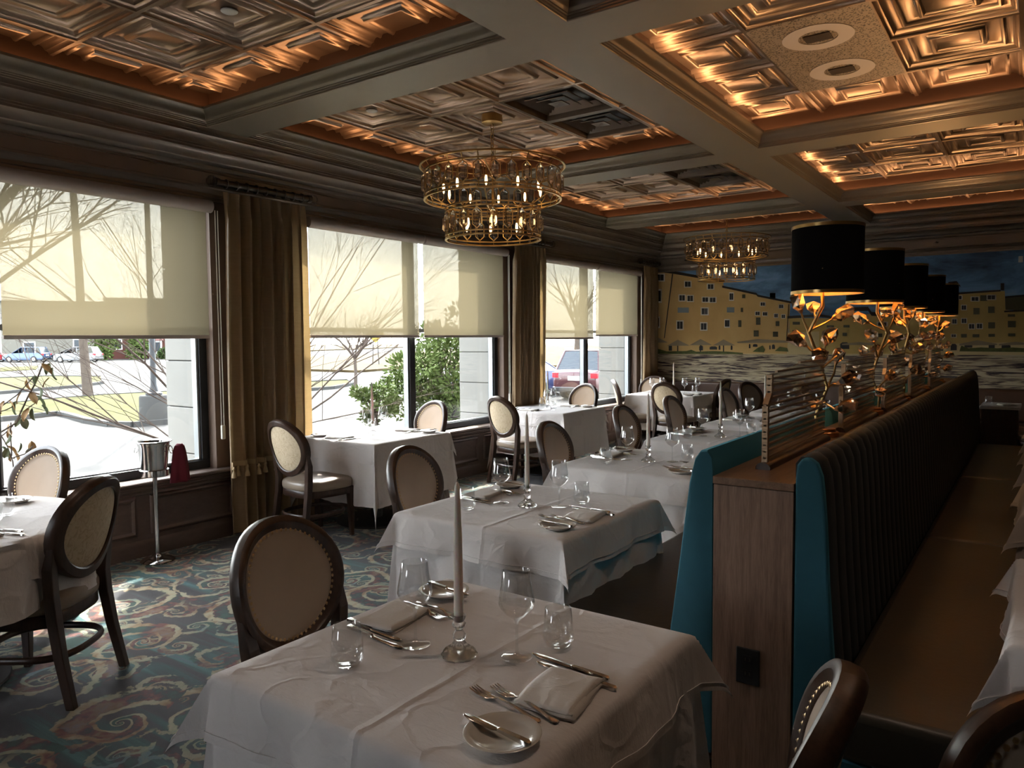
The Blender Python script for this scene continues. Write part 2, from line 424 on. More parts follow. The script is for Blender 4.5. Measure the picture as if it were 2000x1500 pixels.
plain('tail_red', (0.45, 0.01, 0.02), 0.2)
plain('sign_yellow', (0.75, 0.48, 0.02), 0.5)
plain('sign_blue', (0.03, 0.18, 0.55), 0.5)
plain('turquoise', (0.05, 0.42, 0.46), 0.5)
for _k in ('paving', 'road', 'kerb_stone', 'lawn', 'dry_grass', 'limestone', 'brick_red', 'stucco', 'needle_green', 'shrub_green', 'bark', 'twig', 'shade_black'):
    MAT[_k].node_tree.nodes['Principled BSDF'].inputs['Specular IOR Level'].default_value = 0.04
# mural paints
t = NT('mural_sky'); v = t.coord((0.8, 1, 2.6)); nz = t.noise(1.3, 7, 0.62, v, 0.5)
t.bs(base=t.ramp(nz.outputs[0], [(0.32, (0.06, 0.10, 0.18)), (0.48, (0.13, 0.28, 0.52)), (0.60, (0.24, 0.46, 0.76)), (0.72, (0.46, 0.60, 0.78))]), rough=0.7)
t = NT('mural_water'); v = t.coord((0.8, 1, 11.0)); nz = t.noise(2.6, 6, 0.6, v, 1.3)
t.bs(base=t.ramp(nz.outputs[0], [(0.38, (0.03, 0.02, 0.03)), (0.45, (0.15, 0.10, 0.08)), (0.53, (0.55, 0.45, 0.29)), (0.64, (0.66, 0.57, 0.40)), (0.75, (0.32, 0.25, 0.27))]), rough=0.7)
def mural_wall(name, a, b):
    t = NT(name); nz = t.noise(2.2, 6, 0.62, t.coord((1, 1, 0.7)), 0.6)
    t.bs(base=t.mix(nz.outputs[0], a, b), rough=0.7)
mural_wall('mural_ochre', (0.55, 0.32, 0.10), (0.80, 0.57, 0.24))
mural_wall('mural_gold', (0.50, 0.34, 0.10), (0.72, 0.52, 0.18))
mural_wall('mural_sand', (0.60, 0.47, 0.22), (0.82, 0.68, 0.38))
plain('mural_roof', (0.035, 0.028, 0.026), 0.7)
plain('mural_white', (0.82, 0.78, 0.68), 0.7)
plain('mural_dark', (0.035, 0.035, 0.04), 0.7)
plain('mural_green', (0.10, 0.10, 0.06), 0.7)
plain('mural_blue', (0.24, 0.30, 0.33), 0.7)
plain('mural_canopy', (0.34, 0.27, 0.17), 0.7)
plain('mural_plant', (0.10, 0.12, 0.03), 0.7, 0, 0.6, 20)
# ================================================================== the room
XL, XR, YF, YB = -5.28, 3.5, 11.6, -4.0
ZB, ZT = 3.10, 3.37
floor = struct(MB().box(XL - 0.2, XR + 0.2, YB - 0.2, YF + 0.2, -0.2, 0).build('floor', 'carpet'))
# --- window wall
mb = MB()
mb.box(XL - 0.2, XL, YB - 0.2, YF + 0.2, -0.6, 0.54).box(XL - 0.2, XL, YB - 0.2, YF + 0.2, 2.68, ZT + 0.1)
_e = [YB - 0.2] + [v for w in WINS for v in w] + [YF + 0.2]
for i in range(0, len(_e), 2): mb.box(XL - 0.2, XL, _e[i], _e[i + 1], 0.54, 2.68)
wall_left = struct(mb.build('wall_left', 'pier_brown'))
mb = MB().box(XL, XL + 0.012, YB, YF, 0.11, 0.47)
mb.build('wainscot_board', 'wainscot', wall_left)
_pf = [(0, 0), (0.008, 0.012), (0.02, 0.016), (0.03, 0.010), (0.038, 0.004), (0.05, 0.002)]
_panel_me = None
y = -0.34
while y < 11.3:
    mb = MB()
    L, z0, z1 = 0.70, 0.155, 0.445
    b = len(mb.v)
    for d, h in _pf: mb.v += [(0.012 + h, d, z0 + d), (0.012 + h, L - d, z0 + d), (0.012 + h, L - d, z1 - d), (0.012 + h, d, z1 - d)]
    n = len(_pf)
    for i in range(n - 1):
        for j in range(4): mb.f.append((i * 4 + j, i * 4 + (j + 1) % 4, i * 4 + 4 + (j + 1) % 4, i * 4 + 4 + j))
    mb.f.append(tuple((n - 1) * 4 + j for j in range(4)))
    if _panel_me is None:
        o = mb.build('panel', 'wainscot', wall_left, loc=(XL, y, 0)); _panel_me = o.data
    else: obj('panel', _panel_me, wall_left, loc=(XL, y, 0))
    y += 0.80
def sweep_y(prof, x, s, y0, y1, name, mat, parent=None, smooth=25):
    return MB().loft([[(x + s * d, yy, z) for d, z in prof] for yy in (y0, y1)]).build(name, mat, parent, smooth)
def sweep_x(prof, y, x0, x1, name, mat, parent=None, smooth=25):
    return MB().loft([[(xx, y - d, z) for d, z in prof] for xx in (x0, x1)]).build(name, mat, parent, smooth)
sill_prof = [(-0.14, 0.535), (-0.14, 0.555), (0.085, 0.555), (0.092, 0.548), (0.092, 0.535), (0.075, 0.528), (0.062, 0.515), (0.06, 0.505), (0.05, 0.50), (0.045, 0.485), (0.028, 0.47), (0.026, 0.455), (0.012, 0.45), (0.0, 0.45), (0.0, 0.53)]
struct(sweep_y(sill_prof, XL, 1, YB, YF - 0.02, 'trim_1', 'trim_brown'))
base_prof = [(0, 0), (0.024, 0), (0.024, 0.09), (0.018, 0.105), (0.012, 0.12), (0, 0.12)]
struct(sweep_y(base_prof, XL, 1, YB, YF - 0.03, 'baseboard_left', 'wainscot'))
corn = [(0, 2.64), (0.02, 2.64), (0.02, 2.665), (0.034, 2.668), (0.034, 2.69), (0.042, 2.70), (0.05, 2.725), (0.062, 2.735), (0.062, 2.75), (0.066, 2.752), (0.068, 2.84), (0.078, 2.842), (0.078, 2.856), (0.09, 2.862),
        (0.098, 2.875), (0.10, 2.888), (0.19, 2.892), (0.20, 2.898), (0.205, 2.915), (0.215, 2.935), (0.232, 2.95), (0.25, 2.957), (0.25, 2.972), (0.262, 2.975), (0.262, 2.988), (0.272, 2.99), (0.275, 3.01), (0.285, 3.035), (0.30, 3.05), (0.306, 3.053), (0.306, 3.068), (0.314, 3.07), (0.316, 3.09), (0.32, 3.10), (0, 3.10)]
struct(sweep_y(corn, XL, 1, YB, YF - 0.001, 'trim_2', 'pewter_dark'))
struct(sweep_x(corn, YF, XL, XR, 'trim_3', 'pewter_dark'))
# --- windows
def window(n, y0, y1):
    xg = -5.42
    w = MB()
    z0, z1, fw = 0.555, 2.68, 0.065
    w.box(xg - 0.05, xg + 0.05, y0, y1, z0, z0 + fw).box(xg - 0.05, xg + 0.05, y0, y1, z1 - fw, z1)
    w.box(xg - 0.05, xg + 0.05, y0, y0 + fw, z0 + fw, z1 - fw).box(xg - 0.05, xg + 0.05, y1 - fw, y1, z0 + fw, z1 - fw)
    win = struct(w.build('window_%d' % n, 'window_black', bevel=0.004))
    ym = (y0 + y1) / 2
    MB().box(xg - 0.05, xg + 0.05, ym - 0.04, ym + 0.04, z0 + fw, z1 - fw).build('mullion', 'window_black', win, bevel=0.004)
    MB().box(xg - 0.045, xg + 0.045, y0 + fw, y1 - fw, 1.635, 1.675).build('transom', 'window_black', win)
    for a, b in ((y0 + fw, ym - 0.04), (ym + 0.04, y1 - fw)):
        bd = MB()
        for q0, q1 in ((a, a + 0.018), (b - 0.018, b)): bd.box(xg - 0.03, xg + 0.03, q0, q1, z0 + fw, 1.635)
        bd.box(xg - 0.03, xg + 0.03, a, b, z0 + fw, z0 + fw + 0.012)
        bd.build('glazing_bead', 'window_alu', win)
        MB().box(xg - 0.004, xg + 0.004, a + 0.015, b - 0.015, z0 + fw, 1.64).build('pane', 'window_glass', win)
        MB().box(xg - 0.004, xg + 0.004, a, b, 1.67, z1 - fw).build('pane', 'window_glass', win)
for i, (a, b) in enumerate(WINS): window(i + 1, a, b)
# --- other walls
wall_far = struct(MB().box(XL - 0.2, XR + 0.2, YF, YF + 0.15, -0.2, ZT + 0.1).build('wall_far', 'pier_brown'))
sweep_x([(0, 0.1), (0.02, 0.1), (0.02, 0.74), (0.035, 0.75), (0.045, 0.77), (0.045, 0.785), (0, 0.79)], YF, XL, XR, 'wainscot_board', 'wainscot', wall_far)
struct(sweep_x(base_prof, YF, XL, XR, 'baseboard_far', 'wainscot'))
struct(MB().box(XR, XR + 0.15, YB, YF, -0.2, ZT + 0.1).build('wall_right', 'pier_brown'))
mb = MB().box(XL, XR, YB - 0.15, YB, -0.2, 0.9).box(XL, XR, YB - 0.15, YB, 2.6, ZT + 0.1)
_e = [XL] + [v for w in FILL_BACKWINS for v in w] + [XR]
for i in range(0, len(_e), 2): mb.box(_e[i], _e[i + 1], YB - 0.15, YB, 0.9, 2.6)
struct(mb.build('wall_back', 'pier_brown'))
# --- ceiling: slab, beams, crowns, tiles
mb = MB().box(XL - 0.2, XR + 0.2, YB - 0.2, YF + 0.2, ZT + 0.06, ZT + 0.2)
mb.box(1.10, XR, YB, YF, ZB, ZT + 0.06).box(XL, 1.10, YB, 0.18, ZB, ZT + 0.06)
ceiling = struct(mb.build('ceiling', 'pewter'))
CX = [(-4.96, -2.29), (-1.93, 0.74)]
CY = [(0.51, 3.22), (3.55, 6.26), (6.59, 9.30), (9.63, 11.28)]
def beam(x0, x1, y0, y1): MB().box(x0, x1, y0, y1, ZB, 3.20).build('beam', 'pewter', ceiling)
beam(-2.29, -1.93, 0.18, 11.28); beam(0.74, 1.10, 0.18, 11.28)
beam(XL + 0.31, -4.96, 0.18, 11.28)
for k in range(4):
    y0 = (0.18, 3.22, 6.26, 9.30)[k]; y1 = CY[k][0]
    for x0, x1 in CX: beam(x0, x1, y0, y1)
for x0, x1 in CX: beam(x0, x1, 11.28, 11.32)
crown = [(0, 3.10), (0.004, 3.104), (0.004, 3.113), (0.010, 3.116), (0.010, 3.124), (0.016, 3.128), (0.016, 3.134), (0.024, 3.140), (0.030, 3.152), (0.034, 3.168), (0.042, 3.184), (0.054, 3.195), (0.062, 3.20), (0.066, 3.206), (0.066, 3.222), (0.05, 3.222), (0.02, 3.205), (0.0, 3.20)]
# tin tile: nested square mouldings
P = 0.66
TP = [(0.0, 0.0), (0.012, 0.0), (0.016, 0.014), (0.026, 0.020), (0.034, 0.020), (0.040, 0.030), (0.052, 0.042), (0.070, 0.046), (0.078, 0.046), (0.082, 0.036), (0.092, 0.030), (0.102, 0.034), (0.108, 0.046), (0.114, 0.050), (0.172, 0.050), (0.178, 0.044), (0.184, 0.030), (0.194, 0.024), (0.206, 0.026), (0.214, 0.036), (0.220, 0.042)]
def tile_mesh(ax0, ax1, ay0, ay1):
    mb = MB(); h = P / 2
    rr = [(d, ZT - 0.05 + z) for d, z in TP]
    mb.ringrect(-h, h, -h, h, rr)
    n = len(rr); mb.f.append(tuple((n - 1) * 4 + j for j in range(4)))
    me = mb.mesh('ceiling_tile', False)
    me.materials.append(MAT['copper_tile'])
    bm = bmesh.new(); bm.from_mesh(me)
    for co, no in (((ax0, 0, 0), (-1, 0, 0)), ((ax1, 0, 0), (1, 0, 0)), ((0, ay0, 0), (0, -1, 0)), ((0, ay1, 0), (0, 1, 0))):
        bmesh.ops.bisect_plane(bm, geom=list(bm.verts) + list(bm.edges) + list(bm.faces), plane_co=co, plane_no=no, clear_outer=True)
    bm.normal_update()
    bm.to_mesh(me); bm.free()
    me.shade_smooth(); me.set_sharp_from_angle(angle=radians(48))
    return me
_tc = {}
GX = [-4.67, -1.445]; GYS = {(0, 0): 2.87, (0, 1): 5.25, (0, 2): 7.93, (0, 3): 10.4, (1, 0): 2.0, (1, 1): 5.07, (1, 2): 7.93, (1, 3): 10.4}
SPECIAL = {}
def sp(ci, ri, x, y, kind): SPECIAL.setdefault((ci, ri), []).append((x, y, kind))
sp(0, 1, -2.96, 4.9, 'vent'); sp(0, 1, -3.02, 5.6, 'vent'); sp(0, 2, -3.02, 7.6, 'vent'); sp(0, 2, -3.02, 8.3, 'vent')
sp(1, 1, -1.1, 4.7, 'speaker'); sp(1, 1, -1.1, 5.42, 'speaker')
special_cells = []
for ci, (x0, x1) in enumerate(CX):
    for ri, (y0, y1) in enumerate(CY):
        e = 0.06
        MB().ringrect(x0, x1, y0, y1, crown).build('coffer_crown', 'pewter' if ci == 0 else 'pewter_dark', ceiling, 30)
        MB().ringrect(x0, x1, y0, y1, [(-e, 3.195), (-e, ZT + 0.06)]).build('coffer_side', 'copper_paint', ceiling)
        gx, gy = GX[ci], GYS[(ci, ri)]
        X0, X1, Y0, Y1 = x0 - e, x1 + e, y0 - e, y1 + e
        i0 = math.floor((X0 - gx) / P); j0 = math.floor((Y0 - gy) / P)
        i = i0
        while gx + i * P < X1 - 0.004:
            j = j0
            while gy + j * P < Y1 - 0.004:
                cx_, cy_ = gx + (i + 0.5) * P, gy + (j + 0.5) * P
                a = [max(-P / 2, X0 - cx_), min(P / 2, X1 - cx_), max(-P / 2, Y0 - cy_), min(P / 2, Y1 - cy_)]
                kind = None
                for sx, sy, kk in SPECIAL.get((ci, ri), []):
                    if abs(sx - cx_) < P / 2 and abs(sy - cy_) < P / 2: kind = kk
                if kind: special_cells.append((kind, cx_, cy_, a))
                elif a[1] - a[0] > 0.01 and a[3] - a[2] > 0.01:
                    key = tuple(round(q, 3) for q in a)
                    if key not in _tc: _tc[key] = tile_mesh(*a)
                    obj('ceiling_tile', _tc[key], ceiling, loc=(cx_, cy_, 0))
                j += 1
            i += 1
        # warm light strip lying in the cove behind the crown
        for (lx, ly, sx, sy) in (((x0 + x1) / 2, y0 - 0.025, x1 - x0, 0.03), ((x0 + x1) / 2, y1 + 0.025, x1 - x0, 0.03), (x0 - 0.025, (y0 + y1) / 2, 0.03, y1 - y0), (x1 + 0.025, (y0 + y1) / 2, 0.03, y1 - y0)):
            l = bpy.data.lights.new('cove_strip', 'AREA'); l.shape = 'RECTANGLE'; l.size, l.size_y = sx, sy
            l.color = (1.0, 0.53, 0.24); l.energy = (0.36 if ci == 0 else 0.66) * max(sx, sy)
            o = bpy.data.objects.new('cove_strip', l); C.objects.link(o); o.location = (lx, ly, 3.212); o.rotation_euler = (pi, 0, 0)
vl = ['dark square air vent in the ceiling coffer beside the big chandelier, nearer one', 'dark square air vent beside the big chandelier, farther one', 'small-looking square air vent in the next coffer back, nearer one', 'small-looking square air vent in the next coffer back, farther one']
sl = ['perforated ceiling speaker panel with pale ring, nearer one', 'perforated ceiling speaker panel with pale ring, farther one']
for kind, cx_, cy_, a in sorted(special_cells, key=lambda q: (q[0], q[2])):
    if kind == 'vent':
        r = thing('air_vent', vl.pop(0), 'air vent', (cx_, cy_, ZT - 0.05), group='ceiling air vents')
        MB().ringrect(-0.33, 0.33, -0.33, 0.33, [(0, 0.0), (0.03, 0.0), (0.04, 0.02), (0.05, 0.08)]).build('vent_frame', 'vent_metal', r, 40)
        MB().box(-0.29, 0.29, -0.29, 0.29, 0.075, 0.08).build('vent_back', 'black_plastic', r)
        for k, s in enumerate((0.25, 0.185, 0.12)):
            MB().ringrect(-s, s, -s, s, [(0, 0.035 - k * 0.006), (-0.006, 0.028 - k * 0.006), (0.0, 0.024 - k * 0.006), (0.045, 0.055 - k * 0.004)]).build('vent_cone', 'vent_metal', r, 40)
        MB().ringrect(-0.06, 0.06, -0.06, 0.06, [(0, 0.015), (0.0, 0.008), (0.06, 0.02)]).build('vent_core', 'vent_metal', r, 40)
    else:
        r = thing('ceiling_speaker', sl.pop(0), 'speaker', (cx_, cy_, ZT - 0.05), group='ceiling speakers')
        MB().box(a[0], a[1], a[2], a[3], 0.0, 0.012).build('grille', 'speaker_mesh', r)
        MB().lathe([(0.11, -0.001), (0.11, -0.004), (0.20, -0.004), (0.20, -0.001)], 32).build('speaker_ring', MAT['white_paint'] if 0 else 'blind_case', r, 40)
        MB().box(-0.075, 0.075, -0.055, 0.055, -0.007, -0.003).build('driver_plate', 'vent_metal', r)
for i, (x, y, d) in enumerate([(-3.67, 2.54, 'in the nearest coffer'), (-4.34, 4.26, 'left of the big chandelier'), (-3.69, 8.0, 'in the coffer behind the big chandelier')]):
    o = MB().lathe([(0.0, -0.008), (0.038, -0.008), (0.045, -0.004), (0.046, 0.0)], 24).build('ceiling_disc', 'white_paint', smooth=40, loc=(x, y, ZT - 0.011))
    tag(o, 'small round white cover disc on a ceiling tile ' + d, 'ceiling disc', 'white ceiling discs')
for i, (x, d) in enumerate([(-4.68, 'left of the far chandelier'), (-1.15, 'above the right part of the mural')]):
    r = thing('wall_spotlight', 'tiny dark nozzle on the moulding ' + d, 'nozzle', (x, YF - 0.09, 2.80), group='nozzles on the moulding')
    MB().tube([(0, 0, 0), (0, -0.04, 0.0)], 0.012, 10).build('nozzle_body', 'dark_metal', r, 40)
    MB().lathe([(0, 0), (0.022, 0), (0.022, 0.008), (0, 0.008)], 12, (0, -0.04, -0.01)).build('nozzle_plate', 'rod_metal', r, 40)
for (x, y, pw, d) in ((-0.6, 1.9, 2.6, 'above the frontmost table'), (-3.4, 0.95, 2.2, 'above the left round table'), (0.25, 3.9, 0.8, 'above the aisle on the right')):  # unseen ceiling lamps, added as warm fill on the table tops
    r = thing('added_downlight', 'added unseen downlight in the ceiling ' + d, 'fill_downlight', (x, y, ZT - 0.03), group='added fill downlights')
    MB().lathe([(0.075, 0.02), (0.075, -0.004), (0.10, -0.004), (0.10, 0.004)], 28).build('ring', 'white_paint', r, 40)
    l = bpy.data.lights.new('fill_downlight', 'AREA'); l.shape = 'DISK'; l.size = 0.14; l.color = (1.0, 0.74, 0.55); l.energy = pw
    o = bpy.data.objects.new('fill_downlight', l); C.objects.link(o); o.location = (x, y, ZT - 0.05)
# --- stone pilasters outside, right of each window
for k, (a, b) in enumerate(WINS):
    y0, y1 = b + 0.0, b + 0.86
    pl = struct(MB().box(-5.94, -5.48, y0 + 0.01, y1 - 0.01, -0.5, 4.0).build('trim_%d' % (4 + k), 'kerb_stone'))
    z = -0.5
    me = None
    while z < 3.9:
        if me is None:
            o = MB().box(-5.97, -5.48, y0, y1, 0.004, 0.376).build('stone_block', 'limestone', pl, bevel=0.006, loc=(0, 0, z)); me = o.data
        else: obj('stone_block', me, pl, bevel=0.006, loc=(0, 0, z))
        z += 0.38
# ================================================================== blinds, curtains
ordn = ['in the nearest window', 'in the middle window', 'in the far window']
def blind(y0, y1, label, zbot=1.60, chain=None):
    r = thing('roller_blind', label, 'blind', (XL + 0.05, y0, 0), group='cream roller blinds')
    L = y1 - y0
    MB().tube([(0.02, 0.0, 2.585), (0.02, L, 2.585)], 0.048, 20).build('roller', 'blind_case', r, 40)
    MB().grid(lambda u, v: (-0.012 + 0.004 * sin(u * 9), 0.025 + u * (L - 0.05), zbot + v * (2.55 - zbot)), 12, 2).build('fabric', 'blind_fabric', r, 60)
    MB().box(-0.02, -0.002, 0.025, L - 0.025, zbot - 0.022, zbot + 0.004).build('bottom_rail', 'blind_case', r, bevel=0.003)
    if chain:
        c = MB()
        for dx in (0.0, 0.022): c.tube([(0.03, L + 0.03 + dx, 2.56), (0.03, L + 0.03 + dx, 0.90)], 0.0035, 6)
        c.build('pull_cord', 'ivory', r, 40)
        MB().box(0.018, 0.04, L + 0.026, L + 0.058, 0.79, 0.90).build('cord_weight', 'ivory', r, bevel=0.006)
m = [(a + b) / 2 for a, b in WINS]
blind(m[0] + 0.012, WINS[0][1] - 0.03, 'cream roller blind half drawn in the nearest window', chain=True)
blind(WINS[0][0] + 0.03, m[0] - 0.012, 'cream roller blind at the very left edge, nearest window')
blind(WINS[1][0] + 0.03, m[1] - 0.012, 'left cream roller blind of the pair in the middle window')
blind(m[1] + 0.012, WINS[1][1] - 0.03, 'right cream roller blind of the pair in the middle window', chain=True)
blind(WINS[2][0] + 0.03, m[2] - 0.012, 'left cream roller blind of the pair in the far window', 1.57)
blind(m[2] + 0.012, WINS[2][1] - 0.03, 'right cream roller blind of the pair in the far window', 1.61, chain=True)
def curtain(y0, y1, label, rodlabel, rod0, rod1, ripples, seed, flip=1, wid_mid=1.0):
    rr = random.Random(seed)
    L = y1 - y0
    r = thing('curtain', label, 'curtain', (XL + 0.13, y0, 0), group='gold silk curtains')
    ph = [rr.uniform(0, 6.28) for _ in range(4)]
    def fn(u, v, off=0):
        z = 0.03 + v * (2.70 - 0.03)
        top = max(0, (v - 0.93) / 0.07)
        wob = 0.16 * sin(2 * pi * u * 2.3 + ph[0] + 1.2 * v) * (1 - v) ** 0.7
        a = 2 * pi * (ripples * u + wob)
        amp = 0.042 * (1 - 0.62 * top ** 0.5 if top > 0 else 1) * (0.82 + 0.25 * sin(5 * u * pi + ph[1]))
        x = amp * (sin(a) + 0.32 * sin(2 * a + ph[2] + v)) + 0.012 * sin(3 * v + ph[3])
        yy = L * u + 0.018 * cos(a) * (1 - top) + 0.03 * (1 - v) * sin(ph[3] + u * 4) * (0.3)
        n = 0.04 * sin(pi * (0.15 + 0.8 * v)) * (u - 0.5) * wid_mid
        return (x + off, yy + n, z)
    MB().grid(fn, ripples * 14, 26).build('drape', 'silk', r, 70)
    def fnb(u, v):
        p = fn(u, (0.545 + 0.04 * v) / 2.70, 0.006); return (p[0] + 0.012, p[1], p[2])
    MB().grid(fnb, ripples * 14, 2).build('braid', 'tassel_gold', r, 70)
    tm = None
    n = int(L / 0.052)
    for k in range(n):
        u = (k + 0.5) / n
        p = fn(u, 0.52 / 2.70)
        if tm is None:
            o = MB().lathe([(0.001, 0.004), (0.006, -0.004), (0.013, -0.012), (0.014, -0.02), (0.008, -0.03), (0.016, -0.055), (0.022, -0.085), (0.001, -0.087)], 8).build('tassel', 'tassel_gold', r, 60); tm = o.data
        else: o = obj('tassel', tm, r)
        o.location = (p[0] + 0.03, p[1], p[2] + 0.03)
    q = thing('curtain_rod', rodlabel, 'curtain rod', (XL + 0.13, rod0, 2.77), group='curtain rods')
    R = rod1 - rod0
    MB().tube([(0, 0.04, 0), (0, R - 0.04, 0)], 0.024, 14).build('rod', 'rod_metal', q, 40)
    for yy in (0.035, R - 0.035):
        s = 1 if yy < R / 2 else -1
        MB().tube([(0, yy, 0), (0, yy + s * 0.03, 0)], [0.034, 0.03], 14).build('collar', 'rod_metal', q, 40)
        MB().lathe([(0.0, -0.045), (0.026, -0.036), (0.042, -0.012), (0.042, 0.012), (0.026, 0.036), (0.0, 0.045)], 8, (0, yy - s * 0.025, 0)).build('finial', 'cut_glass', q)
    for yy in (0.08, R - 0.10):
        MB().tube([(0, yy, 0), (-0.06, yy, 0.0)], 0.012, 8).build('bracket', 'rod_metal', q, 40)
    tm = None
    n = ripples + 1
    for k in range(n):
        yy = (y0 - rod0) + L * (0.04 + 0.92 * k / (n - 1))
        if tm is None:
            o = MB().tube([(0.034 * cos(a), 0, 0.034 * sin(a)) for a in [2 * pi * i / 16 for i in range(16)]], 0.005, 6, closed=True).build('ring', 'rod_metal', q, 50); tm = o.data
        else: o = obj('ring', tm, q)
        o.location = (0, yy, -0.006)
curtain(3.46, 4.24, 'gold silk curtain between the nearest and middle windows', 'dark curtain rod with crystal knobs over the nearest curtain', 3.36, 4.34, 8, 3)
curtain(7.34, 8.02, 'gold silk curtain between the middle and far windows', 'dark curtain rod with crystal knobs over the middle curtain', 7.22, 8.22, 8, 8)
curtain(10.92, 11.46, 'gold silk curtain in the corner by the mural', 'dark curtain rod with crystal knobs over the corner curtain', 10.82, 11.54, 6, 13)
# ================================================================== the divider and its benches
Y0, Y1 = 2.456, 9.70
r = thing('booth_divider', 'long brown oak partition with a flat ledge carrying the lamps', 'partition', (0, 0, 0))
MB().box(-0.892, -0.632, Y0 + 0.02, Y1, 0, 1.052).build('divider_body', 'oak_stain', r)
MB().box(-0.895, -0.63, Y0, Y0 + 0.02, 0, 1.052).build('end_panel', 'oak_stain', r, bevel=0.002)
MB().box(-0.897, -0.628, Y0 - 0.004, Y1, 1.053, 1.08).build('ledge', 'oak_top', r, bevel=0.003)
r = thing('power_outlet', 'black double power outlet on the end of the oak partition', 'outlet', (-0.77, Y0, 0.445))
MB().box(-0.04, 0.04, -0.008, 0.0, -0.062, 0.062).build('cover_plate', 'black_plastic', r, bevel=0.004)
for dz in (-0.024, 0.024):
    s = MB().box(-0.017, 0.017, -0.0105, -0.008, dz - 0.014, dz + 0.014).build('socket', 'dark_metal', r, bevel=0.004)
    for dx in (-0.007, 0.007): MB().box(dx - 0.0015, dx + 0.0015, -0.0112, -0.0104, dz - 0.004, dz + 0.006).build('slot', 'rod_metal', s)
r = thing('left_bench', 'teal velvet bench on the window side of the oak partition', 'bench')
pL = [(-0.899, 0.10), (-0.899, 1.10), (-0.904, 1.145), (-0.92, 1.166), (-0.945, 1.162), (-0.965, 1.135), (-0.985, 1.05), (-1.03, 0.7), (-1.06, 0.48), (-1.068, 0.10)]
yy = Y0; k = 0
while yy < Y1 - 0.05:
    ye = min(yy + (0.60 if k else 0.62), Y1)
    rings = [[(x + (-0.899 - x) * e * 0.16, q, z - (0.012 * e if z > 1.0 else 0)) for x, z in pL] for q, e in ((yy + 0.001, 0.45), (yy + 0.008, 0.12), (yy + 0.02, 0), (ye - 0.02, 0), (ye - 0.008, 0.12), (ye - 0.001, 0.45))]
    MB().loft(rings).build('back_cushion', 'velvet_teal', r, 50); yy = ye; k += 1
yy = Y0
while yy < Y1 - 0.05:
    ye = min(yy + 1.8, Y1)
    MB().box(-1.62, -1.07, yy + 0.003, ye - 0.003, 0.36, 0.47).build('seat_cushion', 'seat_leather', r, smooth=50, bevel=0.035, seg=4); yy = ye
MB().box(-1.57, -1.07, Y0 + 0.02, Y1, 0, 0.355).build('bench_base', 'seat_leather', r)
r = thing('right_bench', 'dark channel-tufted bench on the aisle side of the oak partition', 'bench')
pR = [(-0.626, 1.095), (-0.622, 1.14), (-0.606, 1.163), (-0.582, 1.166), (-0.56, 1.15), (-0.545, 1.11), (-0.538, 1.05), (-0.53, 0.95), (-0.52, 0.76), (-0.508, 0.6), (-0.495, 0.44)]
MB().prism([(-0.626, 0.05)] + pR + [(-0.485, 0.05)], Y0 + 0.001, Y0 + 0.035, lambda u, v, a: (u, a, v)).build('end_cap', 'velvet_teal', r, bevel=0.008, seg=3)
W = 0.116
def chan(u, v):
    i = u * (len(pR) - 1); a = min(int(i), len(pR) - 2); f = i - a
    x = pR[a][0] + (pR[a + 1][0] - pR[a][0]) * f; z = pR[a][1] + (pR[a + 1][1] - pR[a][1]) * f
    dx, dz = pR[a + 1][0] - pR[a][0], pR[a + 1][1] - pR[a][1]; l = hypot(dx, dz) or 1
    b = 0.02 * (sin(pi * v) ** 0.5) - 0.012
    return (x - dz / l * b, v * W, z + dx / l * b)
o = MB().grid(chan, 20, 8).build('channel', 'velvet_dark', r, 80, loc=(0, Y0 + 0.036, 0)); me = o.data
q = Y0 + 0.036 + W
while q < Y1 - W: obj('channel', me, r, loc=(0, q, 0)); q += W
MB().prism([(-0.626, 0.05)] + [(x - 0.012, z) for x, z in pR[1:]] + [(-0.50, 0.05)], Y0 + 0.036, Y1 - 0.05, lambda u, v, a: (u, a, v)).build('back_core', 'velvet_dark', r)
MB().prism([(-0.626, 0.05)] + pR + [(-0.485, 0.05)], Y1 - 0.07, Y1, lambda u, v, a: (u, a, v)).build('end_cap', 'velvet_dark', r, bevel=0.008)
for a, b in ((2.28, 4.56), (4.56, 6.68), (6.68, 8.85)):
    MB().box(-0.485, -0.035, a + 0.004, b - 0.004, 0.30, 0.465).build('seat_cushion', 'seat_leather', r, smooth=50, bevel=0.03, seg=4)
MB().box(-0.48, -0.05, 2.30, 8.84, 0, 0.295).build('bench_base', 'velvet_teal', r)
